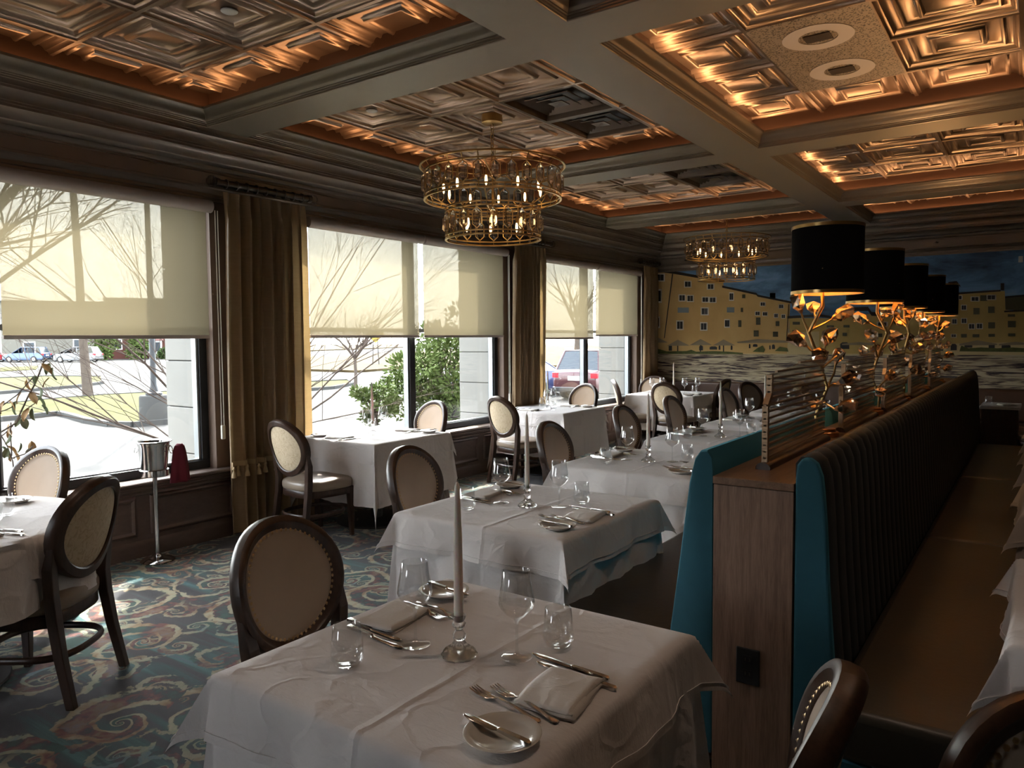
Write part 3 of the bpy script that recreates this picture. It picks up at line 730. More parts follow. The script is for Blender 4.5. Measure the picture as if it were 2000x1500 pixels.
# --- glass screens on the ledge
def screen(y0, label):
    L = 0.90
    r = thing('glass_screen', label, 'screen', (-0.79, y0, 1.08), group='slatted glass screens')
    MB().prism([(-0.026, 0), (0.026, 0), (0.026, 0.010), (0.018, 0.020), (0.006, 0.025), (-0.006, 0.025), (-0.018, 0.020), (-0.026, 0.010)], -0.02, L + 0.02, lambda u, v, a: (u, a, v)).build('base_rail', 'walnut', r, 40)
    out = [(0, 0.022), (0, 0.225), (0.045, 0.265), (0.045, 0.335), (L - 0.03, 0.395), (L - 0.03, 0.315), (L, 0.285), (L, 0.022)]
    MB().prism(out, -0.004, 0.004, lambda u, v, a: (a, u, v)).build('pane', 'screen_glass', r)
    def left(z): return 0 if z < 0.225 else (0.045 * (z - 0.225) / 0.04 if z < 0.265 else 0.045)
    def right(z): return L if z < 0.285 else (L - 0.03 * (z - 0.285) / 0.03 if z < 0.315 else L - 0.03)
    z = 0.036
    while z < 0.385:
        a, b = left(z), right(z)
        if z > 0.335: a = 0.045 + (z - 0.335) / 0.06 * (L - 0.075)
        if b - a > 0.05:
            MB().box(-0.0052, 0.0052, a - 0.002, b, z, z + 0.006).build('slat', 'bronze_slat', r)
        z += 0.0235
    e = MB()
    for (a, b) in zip(out[0:3], out[1:4]): e.bar((0.0, a[0] + 0.008, a[1]), (0.0, b[0] + 0.008, b[1]), 0.020, 0.02, (1, 0, 0))
    e.build('edge_strip', 'bronze_slat', r)
for y0, lb in ((2.68, 'slatted glass screen at the near end of the ledge'), (3.93, 'slatted glass screen between the first and second table lamps'), (5.16, 'slatted glass screen between the second and third table lamps'), (6.33, 'slatted glass screen between the third and fourth table lamps'), (7.56, 'slatted glass screen between the fourth and fifth table lamps')):
    screen(y0, lb)
# --- table lamps
def gem(s, seed):
    s = s * 1.65
    g = random.Random(seed); mb = MB()
    r1 = [(0.55 * cos(2 * pi * k / 5), 0.42 * sin(2 * pi * k / 5), 0.45 + g.uniform(-0.1, 0.1)) for k in range(5)]
    r2 = [(0.62 * cos(2 * pi * k / 5 + 0.3), 0.46 * sin(2 * pi * k / 5 + 0.3), 1.15 + g.uniform(-0.14, 0.14)) for k in range(5)]
    vs = [(0, 0, 0)] + r1 + r2 + [(g.uniform(-0.2, 0.2), g.uniform(-0.2, 0.2), 1.5)]
    fs = [(0, 1 + (k + 1) % 5, 1 + k) for k in range(5)] + [(1 + k, 1 + (k + 1) % 5, 6 + (k + 1) % 5, 6 + k) for k in range(5)] + [(6 + k, 6 + (k + 1) % 5, 11) for k in range(5)]
    mb.add([tuple(c * s for c in v) for v in vs], fs)
    return mb
def lamp():
    r = thing('table_lamp', 'first', 'table lamp', group='branch table lamps on the ledge')
    MB().lathe([(0, 0), (0.062, 0), (0.064, 0.004), (0.064, 0.020), (0.060, 0.024), (0.050, 0.024), (0.050, 0.036), (0.046, 0.040), (0.0, 0.040)], 32).build('base', 'copper_trim', r, 40)
    st = [(-0.035, 0, 0.03), (-0.042, 0, 0.10), (0.01, 0, 0.23), (-0.04, 0.0, 0.385), (-0.082, 0, 0.49), (-0.018, 0, 0.616), (-0.022, 0, 0.69), (0, 0, 0.76)]
    MB().tube(st, [0.008, 0.008, 0.008, 0.008, 0.0085, 0.009, 0.009, 0.006], 8).build('stem', 'gold', r, 50)
    brs = [((-0.082, 0, 0.49), (-0.10, 0.02, 0.55), (-0.112, 0.02, 0.585), 0.044, (-0.3, 0.1, 1)), ((-0.07, 0, 0.505), (-0.015, -0.02, 0.535), (0.02, -0.02, 0.555), 0.046, (0.9, -0.1, 0.45)),
           ((-0.04, 0, 0.385), (-0.085, -0.03, 0.41), (-0.105, -0.035, 0.43), 0.046, (-0.8, -0.2, 0.5)), ((-0.025, 0, 0.345), (0.0, 0.03, 0.39), (0.01, 0.03, 0.43), 0.042, (0.45, 0.25, 0.9)),
           ((-0.03, 0, 0.36), (-0.05, -0.04, 0.34), (-0.055, -0.05, 0.345), 0.040, (-0.15, -0.6, 0.6)), ((0.01, 0, 0.23), (0.025, -0.03, 0.25), (0.04, -0.035, 0.25), 0.046, (0.6, -0.4, 0.4)),
           ((-0.015, 0, 0.165), (0.02, -0.03, 0.14), (0.03, -0.04, 0.13), 0.044, (0.85, -0.25, 0.25)), ((-0.04, 0, 0.12), (-0.02, 0.04, 0.12), (-0.015, 0.05, 0.12), 0.036, (0.2, 0.7, 0.3)),
           ((0.0, 0, 0.21), (0.05, 0.02, 0.30), (0.055, 0.02, 0.34), 0.034, (0.3, 0.1, 0.9)), ((-0.02, 0.0, 0.32), (0.03, -0.02, 0.37), (0.045, -0.02, 0.38), 0, None), ((-0.025, 0, 0.15), (-0.075, -0.02, 0.19), (-0.085, -0.02, 0.20), 0.038, (-0.7, -0.2, 0.6)), ((-0.05, 0, 0.56), (-0.045, 0.03, 0.58), (-0.04, 0.04, 0.59), 0.034, (0.2, 0.8, 0.5))]
    for k, (a, b, c, s, d) in enumerate(brs):
        MB().tube([a, b, c], [0.006, 0.005, 0.0045], 6).build('branch', 'gold', r, 50)
        if s:
            q = Vector(d).to_track_quat('Z', 'Y').to_matrix().to_4x4()
            m = Matrix.Translation(c) @ q
            g = gem(s, k); g.v = [tuple(m @ Vector(p)) for p in g.v]
            g.build('crystal', 'crystal_amber', r)
            cp = MB().lathe([(0.004, -0.004), (s * 0.30, s * 0.22), (s * 0.34, s * 0.36), (s * 0.30, s * 0.34), (0.003, 0.002)], 5)
            cp.v = [tuple(m @ Vector(p)) for p in cp.v]; cp.build('cup', 'copper_trim', r)
    R, a, b = 0.158, 0.672, 0.988
    sh = MB().lathe([(R, a), (R, b)], 48).build('shade', 'shade_black', r, 40)
    MB().lathe([(R - 0.003, a), (R - 0.003, b)], 48).build('shade_lining', 'gold_inner', sh, 40)
    for z in (a, b - 0.014): MB().lathe([(R - 0.004, z - 0.001), (R + 0.002, z - 0.001), (R + 0.002, z + 0.014), (R - 0.004, z + 0.014)], 48).build('trim_ring', 'gold', sh, 40)
    sp_ = MB()
    for k in range(3): sp_.tube([(0, 0, 0.78), (R * cos(k * 2.094), R * sin(k * 2.094), 0.78)], 0.0025, 6)
    sp_.build('spider', 'gold', sh)
    MB().lathe([(0.0, 0.775), (0.014, 0.78), (0.016, 0.80), (0.028, 0.84), (0.026, 0.87), (0.0, 0.885)], 16).build('bulb', 'bulb_lamp', r, 60)
    return r
ordw = ['nearest', 'second', 'third', 'fourth', 'farthest']
LY = [3.75, 4.99, 6.15, 7.37, 8.66]
LR = [35.25, 215, 130, 300, 80]
proto = lamp()
for k in range(5):
    o = proto if k == 0 else copy_tree(proto)
    o.location = (-0.82, LY[k] - 0.018, 1.08); o.rotation_euler = (0, 0, radians(LR[k]))
    o['label'] = '%s black-shaded gold branch table lamp on the ledge, counted from the camera' % ordw[k]
    l = bpy.data.lights.new('lamp_light', 'POINT'); l.color = (1.0, 0.60, 0.28); l.energy = 7; l.shadow_soft_size = 0.03
    lo = bpy.data.objects.new('lamp_light', l); C.objects.link(lo); lo.location = (-0.82, LY[k] - 0.018, 1.08 + 0.90)
# ================================================================== chandeliers
def chandelier():
    r = thing('chandelier', 'x', 'chandelier', group='tiered brass chandeliers')
    MB().lathe([(0, 0.07), (0.085, 0.07), (0.085, 0.0), (0.078, -0.004), (0, -0.006)], 32).build('canopy', 'gold', r, 40)
    lm = None
    for k in range(8):
        if lm is None:
            o = MB().tube([(0.013 * cos(a), 0, 0.024 * sin(a)) for a in [2 * pi * i / 14 for i in range(14)]], 0.0035, 6, closed=True).build('chain_link', 'gold', r, 50); lm = o.data
        else: o = obj('chain_link', lm, r)
        o.location = (0, 0, -0.03 - 0.038 * k); o.rotation_euler = (0, 0, (k % 2) * pi / 2)
    MB().tube([(0, 0, -0.32), (0, 0, -0.86)], 0.009, 10).build('centre_rod', 'gold', r, 40)
    def ring(R, z, h=0.010, w=0.006): 
        return [(R - w, z - h / 2), (R + w, z - h / 2), (R + w, z + h / 2), (R - w, z + h / 2), (R - w, z - h / 2)]
    def tier(R, ztop, zbot, n, flare, nm):
        f = MB()
        if flare:
            f.lathe(ring(R + 0.032, ztop + 0.045, 0.012, 0.008), 64); f.lathe(ring(R, ztop), 64)
            for k in range(n):
                a = 2 * pi * k / n
                f.bar((cos(a) * (R + 0.03), sin(a) * (R + 0.03), ztop + 0.045), (cos(a) * R, sin(a) * R, ztop), 0.007, 0.004)
        else:
            f.lathe(ring(R, ztop + 0.028), 64); f.lathe(ring(R, ztop), 64)
            for k in range(n):
                a = 2 * pi * k / n
                f.bar((cos(a) * R, sin(a) * R, ztop + 0.028), (cos(a) * R, sin(a) * R, ztop), 0.007, 0.004)
        f.lathe(ring(R, zbot), 64); f.lathe(ring(R, zbot - 0.030, 0.012, 0.008), 64)
        hh = ztop - zbot; w = pi * R / n * 0.62
        for k in range(n):
            a = 2 * pi * k / n; e = Vector((-sin(a), cos(a), 0)); c0 = Vector((cos(a) * R, sin(a) * R, 0))
            hexp = [c0 + Vector((0, 0, ztop - 0.012)), c0 + e * w + Vector((0, 0, ztop - hh * 0.24)), c0 + e * w + Vector((0, 0, zbot + hh * 0.24)), c0 + Vector((0, 0, zbot + 0.012)), c0 - e * w + Vector((0, 0, zbot + hh * 0.24)), c0 - e * w + Vector((0, 0, ztop - hh * 0.24))]
            for i in range(6): f.bar(hexp[i], hexp[(i + 1) % 6], 0.006, 0.006, (cos(a), sin(a), 0.01))
            f.bar(c0 + Vector((0, 0, ztop)), c0 + Vector((0, 0, ztop - 0.012)), 0.006, 0.006); f.bar(c0 + Vector((0, 0, zbot + 0.012)), c0 + Vector((0, 0, zbot - 0.03)), 0.006, 0.006)
        f.build(nm, 'gold', r, 40)
        cm = None
        for k in range(n):
            a = 2 * pi * k / n
            if cm is None:
                cw = w * 0.72
                o = MB().lathe([(0.001, -hh * 0.40), (cw, -hh * 0.23), (cw, hh * 0.23), (0.001, hh * 0.40)], 6).build('crystal', 'cut_glass', r); cm = o.data
            else: o = obj('crystal', cm, r)
            o.location = (cos(a) * R, sin(a) * R, (ztop + zbot) / 2); o.rotation_euler = (0, 0, a)
    tier(0.553, -0.40, -0.585, 28, True, 'upper_cage')
    tier(0.385, -0.715, -0.905, 20, False, 'lower_cage')
    sp_ = MB()
    for k in range(6):
        a = pi * k / 3
        sp_.bar((0, 0, -0.42), (0.55 * cos(a), 0.55 * sin(a), -0.41), 0.010, 0.006)
        sp_.bar((0.38 * cos(a), 0.38 * sin(a), -0.69), (0.55 * cos(a), 0.55 * sin(a), -0.61), 0.010, 0.006)
        sp_.bar((0, 0, -0.74), (0.38 * cos(a), 0.38 * sin(a), -0.72), 0.010, 0.006)
    sp_.build('spokes', 'gold', r)
    bm_ = hm = None
    for R, z, n in ((0.40, -0.53, 10), (0.24, -0.81, 6)):
        for k in range(n):
            a = 2 * pi * k / n + 0.2
            if bm_ is None:
                hd = MB().lathe([(0.0, 0.03), (0.010, 0.03), (0.010, 0.07), (0.0, 0.072)], 10).tube([(0, 0, 0.06), (0, 0, 0.10)], 0.004, 6).build('bulb_holder', 'gold', r, 50); hm = hd.data
                b = MB().lathe([(0.0, -0.05), (0.006, -0.038), (0.011, -0.012), (0.009, 0.018), (0.006, 0.03), (0.0, 0.032)], 10).build('bulb', 'bulb', hd, 60); bm_ = b.data
            else:
                hd = obj('bulb_holder', hm, r); obj('bulb', bm_, hd)
            hd.location = (R * cos(a), R * sin(a), z)
    return r
ch = chandelier()
ch.location = (-3.66, 4.93, ZT - 0.07); ch['label'] = 'large two-tier brass chandelier with hanging crystals, the nearer one'
c2 = copy_tree(ch); c2.location = (-3.63, 10.40, ZT - 0.07); c2['label'] = 'two-tier brass chandelier hanging in front of the mural'
# ================================================================== dining chairs
TILT = radians(13); ZCH = 0.735
def chair():
    r = thing('dining_chair', 'x', 'chair')
    A, B = 0.240, 0.228
    def P3(u, v, w): # on the leaning back: u sideways, v up, w forward
        w = w + 0.85 * u * u
        return (w * cos(TILT) - v * sin(TILT), u, ZCH + v * cos(TILT) + w * sin(TILT))
    n = 44
    sec = [(-0.048, -0.020), (-0.042, -0.026), (-0.008, -0.028), (0.0, -0.020), (0.002, 0.0), (0.0, 0.020), (-0.008, 0.027), (-0.022, 0.029), (-0.030, 0.022), (-0.042, 0.020), (-0.048, 0.014)]
    rings = []
    for k in range(n + 1):
        a = 2 * pi * k / n
        rings.append([P3((A + d) * sin(a), (B + d) * cos(a), w) for d, w in sec])
    MB().loft(rings, cap=False).build('back_frame', 'walnut', r, 40)
    def pad(w0, bulge, a0, b0, name, mat):
        def fn(u, v):
            a = 2 * pi * v; s = u
            return P3(a0 * s * sin(a), b0 * s * cos(a), w0 + bulge * (1 - s ** 4))
        return MB().grid(fn, 6, 36).build(name, mat, r, 60)
    pad(0.014, 0.018, A - 0.040, B - 0.040, 'front_pad', 'suede_front')
    pad(-0.012, -0.008, A - 0.046, B - 0.046, 'rear_panel', 'damask_back')
    nl = MB(); m = 58
    for k in range(m):
        a = 2 * pi * k / m; c = Vector(P3((A - 0.050) * sin(a), (B - 0.050) * cos(a), 0.026)); f = Vector((cos(TILT), 0, sin(TILT))); u = Vector((0, 1, 0)); w = f.cross(u)
        ri = [c + (u * cos(q) + w * sin(q)) * 0.0062 for q in [2 * pi * i / 6 for i in range(6)]]; b = len(nl.v)
        nl.v += [tuple(p) for p in ri] + [tuple(c + f * 0.0045)]
        nl.f += [(b + i, b + (i + 1) % 6, b + 6) for i in range(6)]
    nl.build('nailhead_trim', 'brass_nail', r, 80)
    # seat: rounded plan
    def plan(a, k=1.0):
        ca, sa = cos(a), sin(a); e = 0.62
        x = 0.285 + 0.235 * k * (abs(ca) ** e) * (1 if ca > 0 else -1)
        hw = 0.225 + 0.035 * (x - 0.05) / 0.47
        return x, hw * k * (abs(sa) ** e) * (1 if sa > 0 else -1)
    def slab(levels, name, mat, sm=50):
        rings = []
        for k, z in levels:
            rings.append([plan(2 * pi * i / 40, k) + (z,) for i in range(40)])
        MB().loft(rings).build(name, mat, r, sm)
    slab([(0.97, 0.345), (0.985, 0.35), (0.985, 0.395), (0.97, 0.40)], 'seat_rail', 'walnut')
    slab([(0.96, 0.398), (1.0, 0.405), (1.012, 0.42), (1.012, 0.445), (0.985, 0.462), (0.90, 0.473), (0.6, 0.482), (0.25, 0.485), (0.02, 0.486)], 'seat', 'leather_tan', 60)
    for s in (-1, 1):
        top = P3(s * (A - 0.055), -B * 0.62, 0)
        pts = [P3(s * (A - 0.02), -B * 0.20, 0), (top[0] + 0.008, s * 0.214, top[2]), (0.075, s * 0.198, 0.48), (0.068, s * 0.197, 0.38), (0.045, s * 0.202, 0.22), (0.0, s * 0.212, 0.0)]
        ws = [0.014, 0.022, 0.023, 0.023, 0.021, 0.018]
        rings = [[(p[0] - w, p[1] - w, p[2]), (p[0] + w, p[1] - w, p[2]), (p[0] + w, p[1] + w, p[2]), (p[0] - w, p[1] + w, p[2])] for p, w in zip(pts, ws)]
        MB().loft(rings).build('leg', 'walnut', r, bevel=0.004)
        pts = [(0.455, s * 0.205, 0.40), (0.457, s * 0.206, 0.25), (0.460, s * 0.208, 0.0)]; ws = [0.026, 0.021, 0.015]
        rings = [[(p[0] - w, p[1] - w, p[2]), (p[0] + w, p[1] - w, p[2]), (p[0] + w, p[1] + w, p[2]), (p[0] - w, p[1] + w, p[2])] for p, w in zip(pts, ws)]
        MB().loft(rings).build('leg', 'walnut', r, bevel=0.004)
    hp = []
    for k in range(36):
        a = 2 * pi * k / 36; e = 0.7
        hp.append((0.25 + 0.215 * (abs(cos(a)) ** e) * (1 if cos(a) > 0 else -1), 0.205 * (abs(sin(a)) ** e) * (1 if sin(a) > 0 else -1), 0.205))
    MB().tube(hp, 0.012, 8, closed=True, flat=1.35).build('stretcher_hoop', 'walnut', r, 50)
    return r
CH = [(-2.06, 1.56, 9, 'oval-back chair facing the frontmost table, its leather front to the camera'),
      (-2.86, 3.05, 9, 'oval-back chair facing the second bench table'),
      (-2.86, 4.53, 6, 'oval-back chair facing the third bench table'),
      (-3.00, 5.97, 4, 'oval-back chair facing the fourth bench table'),
      (-3.07, 7.21, 2, 'oval-back chair facing the fifth bench table'),
      (-3.02, 8.70, 0, 'oval-back chair facing the sixth bench table'),
      (-3.43, 1.60, 215, 'dark oval-back chair seen from behind at the left round table'),
      (-4.66, 1.92, -80, 'beige studded oval-back chair between the left round table and window'),
      (-4.70, 3.62, 85, 'oval-back chair with its rear to us at the middle window table'),
      (-4.84, 5.51, -102, 'beige oval-back chair on the far side of the middle window table'),
      (-4.64, 6.34, 74, 'oval-back chair with its rear to us at the third window table'),
      (-4.90, 8.62, -102, 'beige oval-back chair on the far side of the third window table'),
      (-5.02, 9.74, 28, 'oval-back chair seen edge-on against the far window'),
      (-4.14, 9.46, 80, 'oval-back chair with its rear to us at the corner table'),
      (-4.95, 10.92, -80, 'oval-back chair behind the corner table, next to the corner curtain'),
      (-3.72, 10.62, 178, 'pale oval-back chair on the right of the corner table'),
      (-3.18, 10.02, -18, 'dark oval-back chair standing right of the corner table, turned away from it'),
      (-0.30, 1.375, 187, 'oval-back chair close to the camera at bottom centre right, seen edge-on'),
      (0.075, 1.475, -62, 'oval-back chair cut by the right edge in the bottom right corner')]
proto = chair()
for k, (x, y, h, lb) in enumerate(CH):
    o = proto if k == 0 else copy_tree(proto)
    o.location = (x, y, 0); o.rotation_euler = (0, 0, radians(h)); o['label'] = lb; o['group'] = 'oval-back dining chairs'
# ================================================================== tables, cloths, place settings
TZ = 0.742
def cloth_mb(a, drop, z0, seed, flare=0.10, folds=3, amp=0.02, n=54, corner=0.42):
    g = random.Random(seed); ph = [g.uniform(0, 6.28) for _ in range(8)]
    L = a + drop
    us = []
    # denser near the table edge
    k1, k2 = int(n * 0.28), n - 2 * int(n * 0.28)
    for i in range(k1): us.append(-L + drop * i / k1)
    for i in range(k2 + 1): us.append(-a + 2 * a * i / k2)
    for i in range(k1): us.append(a + drop * (i + 1) / k1)
    N = len(us); mb = MB()
    def pos(u, v):
        ex, ey = abs(u) - a, abs(v) - a
        sx, sy = (1 if u > 0 else -1), (1 if v > 0 else -1)
        side = (0 if u > 0 else 1) if ex > ey else (2 if v > 0 else 3)
        rnd = 0.012
        if ex <= 0 and ey <= 0:
            return (u, v, z0)
        if ex > 0 and ey <= 0:
            t_ = v / a; e = ex
            fo = amp * (e / drop) * (sin(folds * pi * t_ + ph[side]) + 0.5 * sin(2.3 * folds * pi * t_ + ph[side + 4]))
            return (sx * (a + rnd * min(1, e / 0.02) + flare * e + fo), v * (1 + 0.02 * e), z0 - max(0, e - 0.006))
        if ey > 0 and ex <= 0:
            t_ = u / a; e = ey
            fo = amp * (e / drop) * (sin(folds * pi * t_ + ph[side]) + 0.5 * sin(2.3 * folds * pi * t_ + ph[side + 4]))
            return (u * (1 + 0.02 * e), sy * (a + rnd * min(1, e / 0.02) + flare * e + fo), z0 - max(0, e - 0.006))
        d = hypot(ex, ey); th = atan2(ey, ex)
        s2 = sin(2 * th) ** 2
        fo0 = amp * (d / drop) * 0.6
        rho = rnd * min(1, d / 0.02) + d * (flare + (corner - flare) * s2) + fo0 * sin(4 * th + ph[0]) * s2
        th2 = th + 0.22 * sin(4 * th)
        dz = sqrt(max(0.0, d * d - (d * (flare + (corner - flare) * s2)) ** 2))
        return (sx * (a + rho * cos(th2)), sy * (a + rho * sin(th2)), z0 - max(0, dz - 0.006))
    for u in us:
        for v in us:
            p = pos(u, v); mb.v.append((p[0], p[1], max(0.02, p[2])))
    for i in range(N - 1):
        for j in range(N - 1): mb.f.append((i * N + j, (i + 1) * N + j, (i + 1) * N + j + 1, i * N + j + 1))
    return mb
def round_cloth(R, drop, z0, seed, amp=0.035, folds=9):
    g = random.Random(seed); p0 = g.uniform(0, 6.28); mb = MB()
    def fn(u, v):
        a = 2 * pi * v; s = u * (R + drop)
        if s <= R: return (s * cos(a), s * sin(a), z0)
        e = s - R; rr = R + 0.01 + 0.1 * e + amp * (e / drop) * sin(folds * a + p0 + sin(2 * a))
        return (rr * cos(a), rr * sin(a), z0 - e)
    return mb.grid(fn, 26, 90)
def table(x, y, a, rot, desc, seed, rnd=False, overdrop=0.16, underdrop=0.50, over_rot=0.0, wallside=False):
    r = thing('dining_table', 'pedestal dining table under the white cloths, the ' + desc, 'table', (x, y, 0), rot, 'cloth-covered dining tables')
    if rnd: MB().lathe([(0, 0.70), (a, 0.70), (a, TZ - 0.012), (0, TZ - 0.012)], 48).build('tabletop', 'walnut', r, 40)
    else: MB().box(-a + 0.006, a - 0.006, -a + 0.006, a - 0.006, 0.70, TZ - 0.012).build('tabletop', 'walnut', r)
    MB().lathe([(0.0, 0.02), (0.05, 0.02), (0.05, 0.69), (0.12, 0.70), (0, 0.70)], 20).build('column', 'dark_metal', r, 40)
    MB().lathe([(0.0, 0.0), (0.34, 0.0), (0.345, 0.008), (0.34, 0.014), (0.08, 0.03), (0.0, 0.03)], 48).build('base_plate', 'dark_metal', r, 40)
    if rnd:
        o = round_cloth(a, underdrop, TZ - 0.006, seed).build('tablecloth', 'linen', smooth=80, loc=(x, y, 0), rotz=rot)
    else:
        o = cloth_mb(a, underdrop, TZ - 0.006, seed, 0.03, 3, 0.018, 54, 0.13).build('tablecloth', 'linen', smooth=80, loc=(x, y, 0), rotz=rot)
    tag(o, 'long white undercloth hanging below the top cloth, ' + desc, 'tablecloth', 'white undercloths')
    if rnd: o = round_cloth(a + 0.002, overdrop, TZ, seed + 50, 0.03, 8).build('table_topper', 'linen', smooth=80, loc=(x, y, 0), rotz=rot)
    else: o = cloth_mb(a + 0.002, overdrop, TZ, seed + 50, 0.08 if wallside else 0.12, 2, 0.012, 54, 0.22 if wallside else 0.50).build('table_topper', 'linen', smooth=80, loc=(x, y, 0), rotz=rot + over_rot)
    if not rnd:
        fl, co_ = (0.08, 0.22) if wallside else (0.12, 0.50)
        hm_ = cloth_mb(a + 0.002, overdrop, TZ, seed + 50, fl, 2, 0.012, 54, co_); k1 = int(54 * 0.28); i0 = int(round(k1 * 0.16)); N_ = int(sqrt(len(hm_.v)))
        idx = [(i0, j) for j in range(i0, N_ - i0)] + [(j, N_ - 1 - i0) for j in range(i0 + 1, N_ - i0)] + [(N_ - 1 - i0, j) for j in range(N_ - 2 - i0, i0 - 1, -1)] + [(j, i0) for j in range(N_ - 2 - i0, i0, -1)]
        pts = [Vector(hm_.v[i * N_ + j]) for i, j in idx]
        pts = [p + Vector((p.x, p.y, 0)).normalized() * 0.003 for p in pts]
        MB().tube(pts, 0.0014, 4, closed=True).build('hem', 'linen', o, 60)
    tag(o, 'short hemmed white top cloth of the ' + desc, 'tablecloth', 'white top cloths')
    return o
# --- prototypes of the table ware (built once, then copied)
WARE = {}
def proto_ware():
    def th(n): 
        o = thing(n, 'x', 'x'); WARE[n] = o; return o
    r = th('wine_glass')
    MB().lathe([(0.0, 0.003), (0.036, 0.001), (0.039, 0.002), (0.036, 0.004), (0.012, 0.007), (0.005, 0.014)], 28).build('foot', 'glassware', r, 60)
    MB().lathe([(0.005, 0.014), (0.0038, 0.03), (0.0036, 0.07), (0.005, 0.092), (0.009, 0.099)], 12).build('stem', 'glassware', r, 60)
    MB().lathe([(0.0, 0.098), (0.012, 0.101), (0.030, 0.115), (0.043, 0.131), (0.0465, 0.142), (0.045, 0.158), (0.039, 0.19), (0.034, 0.225), (0.0335, 0.2255), (0.033, 0.225), (0.038, 0.19), (0.0440, 0.158), (0.0455, 0.142), (0.042, 0.132), (0.029, 0.117), (0.010, 0.104), (0.0, 0.103)], 32).build('bowl', 'glassware', r, 60)
    r = th('tumbler')
    MB().lathe([(0.0, 0.001), (0.022, 0.001), (0.032, 0.008), (0.040, 0.022), (0.0415, 0.034), (0.039, 0.06), (0.034, 0.105), (0.0335, 0.1055), (0.033, 0.105), (0.038, 0.06), (0.0400, 0.034), (0.037, 0.024), (0.026, 0.013), (0.0, 0.011)], 32).build('glass_body', 'glassware', r, 60)
    r = th('candle_holder')
    pr = [(0.0, 0.002), (0.042, 0.0), (0.044, 0.006), (0.036, 0.016), (0.020, 0.028), (0.012, 0.040), (0.016, 0.046), (0.017, 0.056), (0.012, 0.064), (0.009, 0.070), (0.016, 0.076), (0.018, 0.084), (0.013, 0.090), (0.018, 0.100), (0.0185, 0.106), (0.013, 0.106), (0.012, 0.09), (0.0, 0.088)]
    m_ = MB(); rings = []
    for q, (rad, z) in enumerate(pr):
        rings.append([(rad * (1 + (0.08 if 0 < q < 6 else 0.0) * (1 if k % 2 else -1)) * cos(2 * pi * k / 28), rad * (1 + (0.08 if 0 < q < 6 else 0.0) * (1 if k % 2 else -1)) * sin(2 * pi * k / 28), z) for k in range(28)])
    m_.loft(rings, False).build('glass_body', 'cut_glass', r, 35)
    r = th('taper_candle')
    MB().lathe([(0.0, 0.0), (0.0115, 0.0), (0.0125, 0.03), (0.0108, 0.22), (0.0065, 0.348), (0.003, 0.358), (0.0, 0.36)], 16).build('wax', 'wax', r, 60)
    MB().tube([(0, 0, 0.357), (0.001, 0, 0.366), (0.004, 0.001, 0.372)], 0.001, 5).build('wick', 'tyre', r)
    r = th('bread_plate')
    MB().lathe([(0.0, 0.004), (0.046, 0.004), (0.05, 0.002), (0.054, 0.003), (0.062, 0.010), (0.078, 0.017), (0.080, 0.0185), (0.078, 0.020), (0.060, 0.0135), (0.050, 0.008), (0.0, 0.0075)], 40).build('plate_body', 'porcelain', r, 60)
    def strip(pts, mb):  # pts: (along, halfwidth, z, thick)
        rings = [[(x, -w, z), (x, w, z), (x, w * 0.8, z + h), (x, -w * 0.8, z + h)] for x, w, z, h in pts]
        mb.loft(rings); return mb
    def knife(nm, L):
        r = th(nm)
        strip([(0, 0.004, 0.002, 0.004), (0.006, 0.008, 0.0, 0.008), (0.03, 0.0075, 0.0, 0.008), (L * 0.43, 0.0055, 0.001, 0.006), (L * 0.45, 0.006, 0.001, 0.006), (L * 0.46, 0.004, 0.002, 0.004)], MB()).build('handle', 'silver', r, 50)
        strip([(L * 0.455, 0.004, 0.002, 0.003), (L * 0.5, 0.009, 0.002, 0.0016), (L * 0.85, 0.0095, 0.002, 0.0014), (L * 0.96, 0.006, 0.002, 0.0014), (L, 0.001, 0.002, 0.001)], MB()).build('blade', 'silver', r, 50)
    knife('dinner_knife', 0.235); knife('butter_knife', 0.185)
    r = th('dinner_fork')
    strip([(0, 0.004, 0.001, 0.002), (0.006, 0.0095, 0.001, 0.003), (0.03, 0.008, 0.002, 0.003), (0.09, 0.004, 0.008, 0.003), (0.125, 0.0035, 0.008, 0.003), (0.14, 0.006, 0.006, 0.002), (0.15, 0.0115, 0.004, 0.002), (0.162, 0.0125, 0.003, 0.002)], MB()).build('handle', 'silver', r, 60)
    m_ = MB()
    for k in range(4):
        y_ = -0.0102 + k * 0.0068; b = len(m_.v)
        rings = [[(x, y_ - w, z), (x, y_ + w, z), (x, y_ + w, z + 0.0016), (x, y_ - w, z + 0.0016)] for x, w, z in ((0.160, 0.0023, 0.003), (0.185, 0.0021, 0.002), (0.206, 0.0016, 0.006), (0.212, 0.0008, 0.008))]
        m_.loft(rings)
    m_.build('tines', 'silver', r, 50)
    r = th('napkin')
    for k, (dx, dy, s) in enumerate(((0, 0, 1.0), (0.004, -0.003, 0.985), (-0.003, 0.002, 0.97))):
        def fn(u, v, k=k, dx=dx, dy=dy, s=s):
            x = (u - 0.5) * 0.145 * s + dx; y = (v - 0.5) * 0.20 * s + dy
            rim = min(min(u, 1 - u), min(v, 1 - v)); up = 0.0045 * min(1, rim / 0.08)
            return (x + 0.004 * sin(v * 5 + k), y + 0.003 * sin(u * 6), 0.0045 * k + up + (0.0016 * sin(7 * u + 5 * v + k) + 0.0016) * min(1, rim / 0.1))
        mm = MB().grid(fn, 12, 14)
        mm.build('fold', 'linen_napkin', r, 70, solid=0.002)
proto_ware()
_used = set()
CATS = {'wine_glass': 'wine glass', 'tumbler': 'glass', 'candle_holder': 'candle holder', 'taper_candle': 'candle', 'bread_plate': 'plate', 'dinner_knife': 'knife', 'butter_knife': 'butter knife', 'dinner_fork': 'fork', 'napkin': 'napkin'}
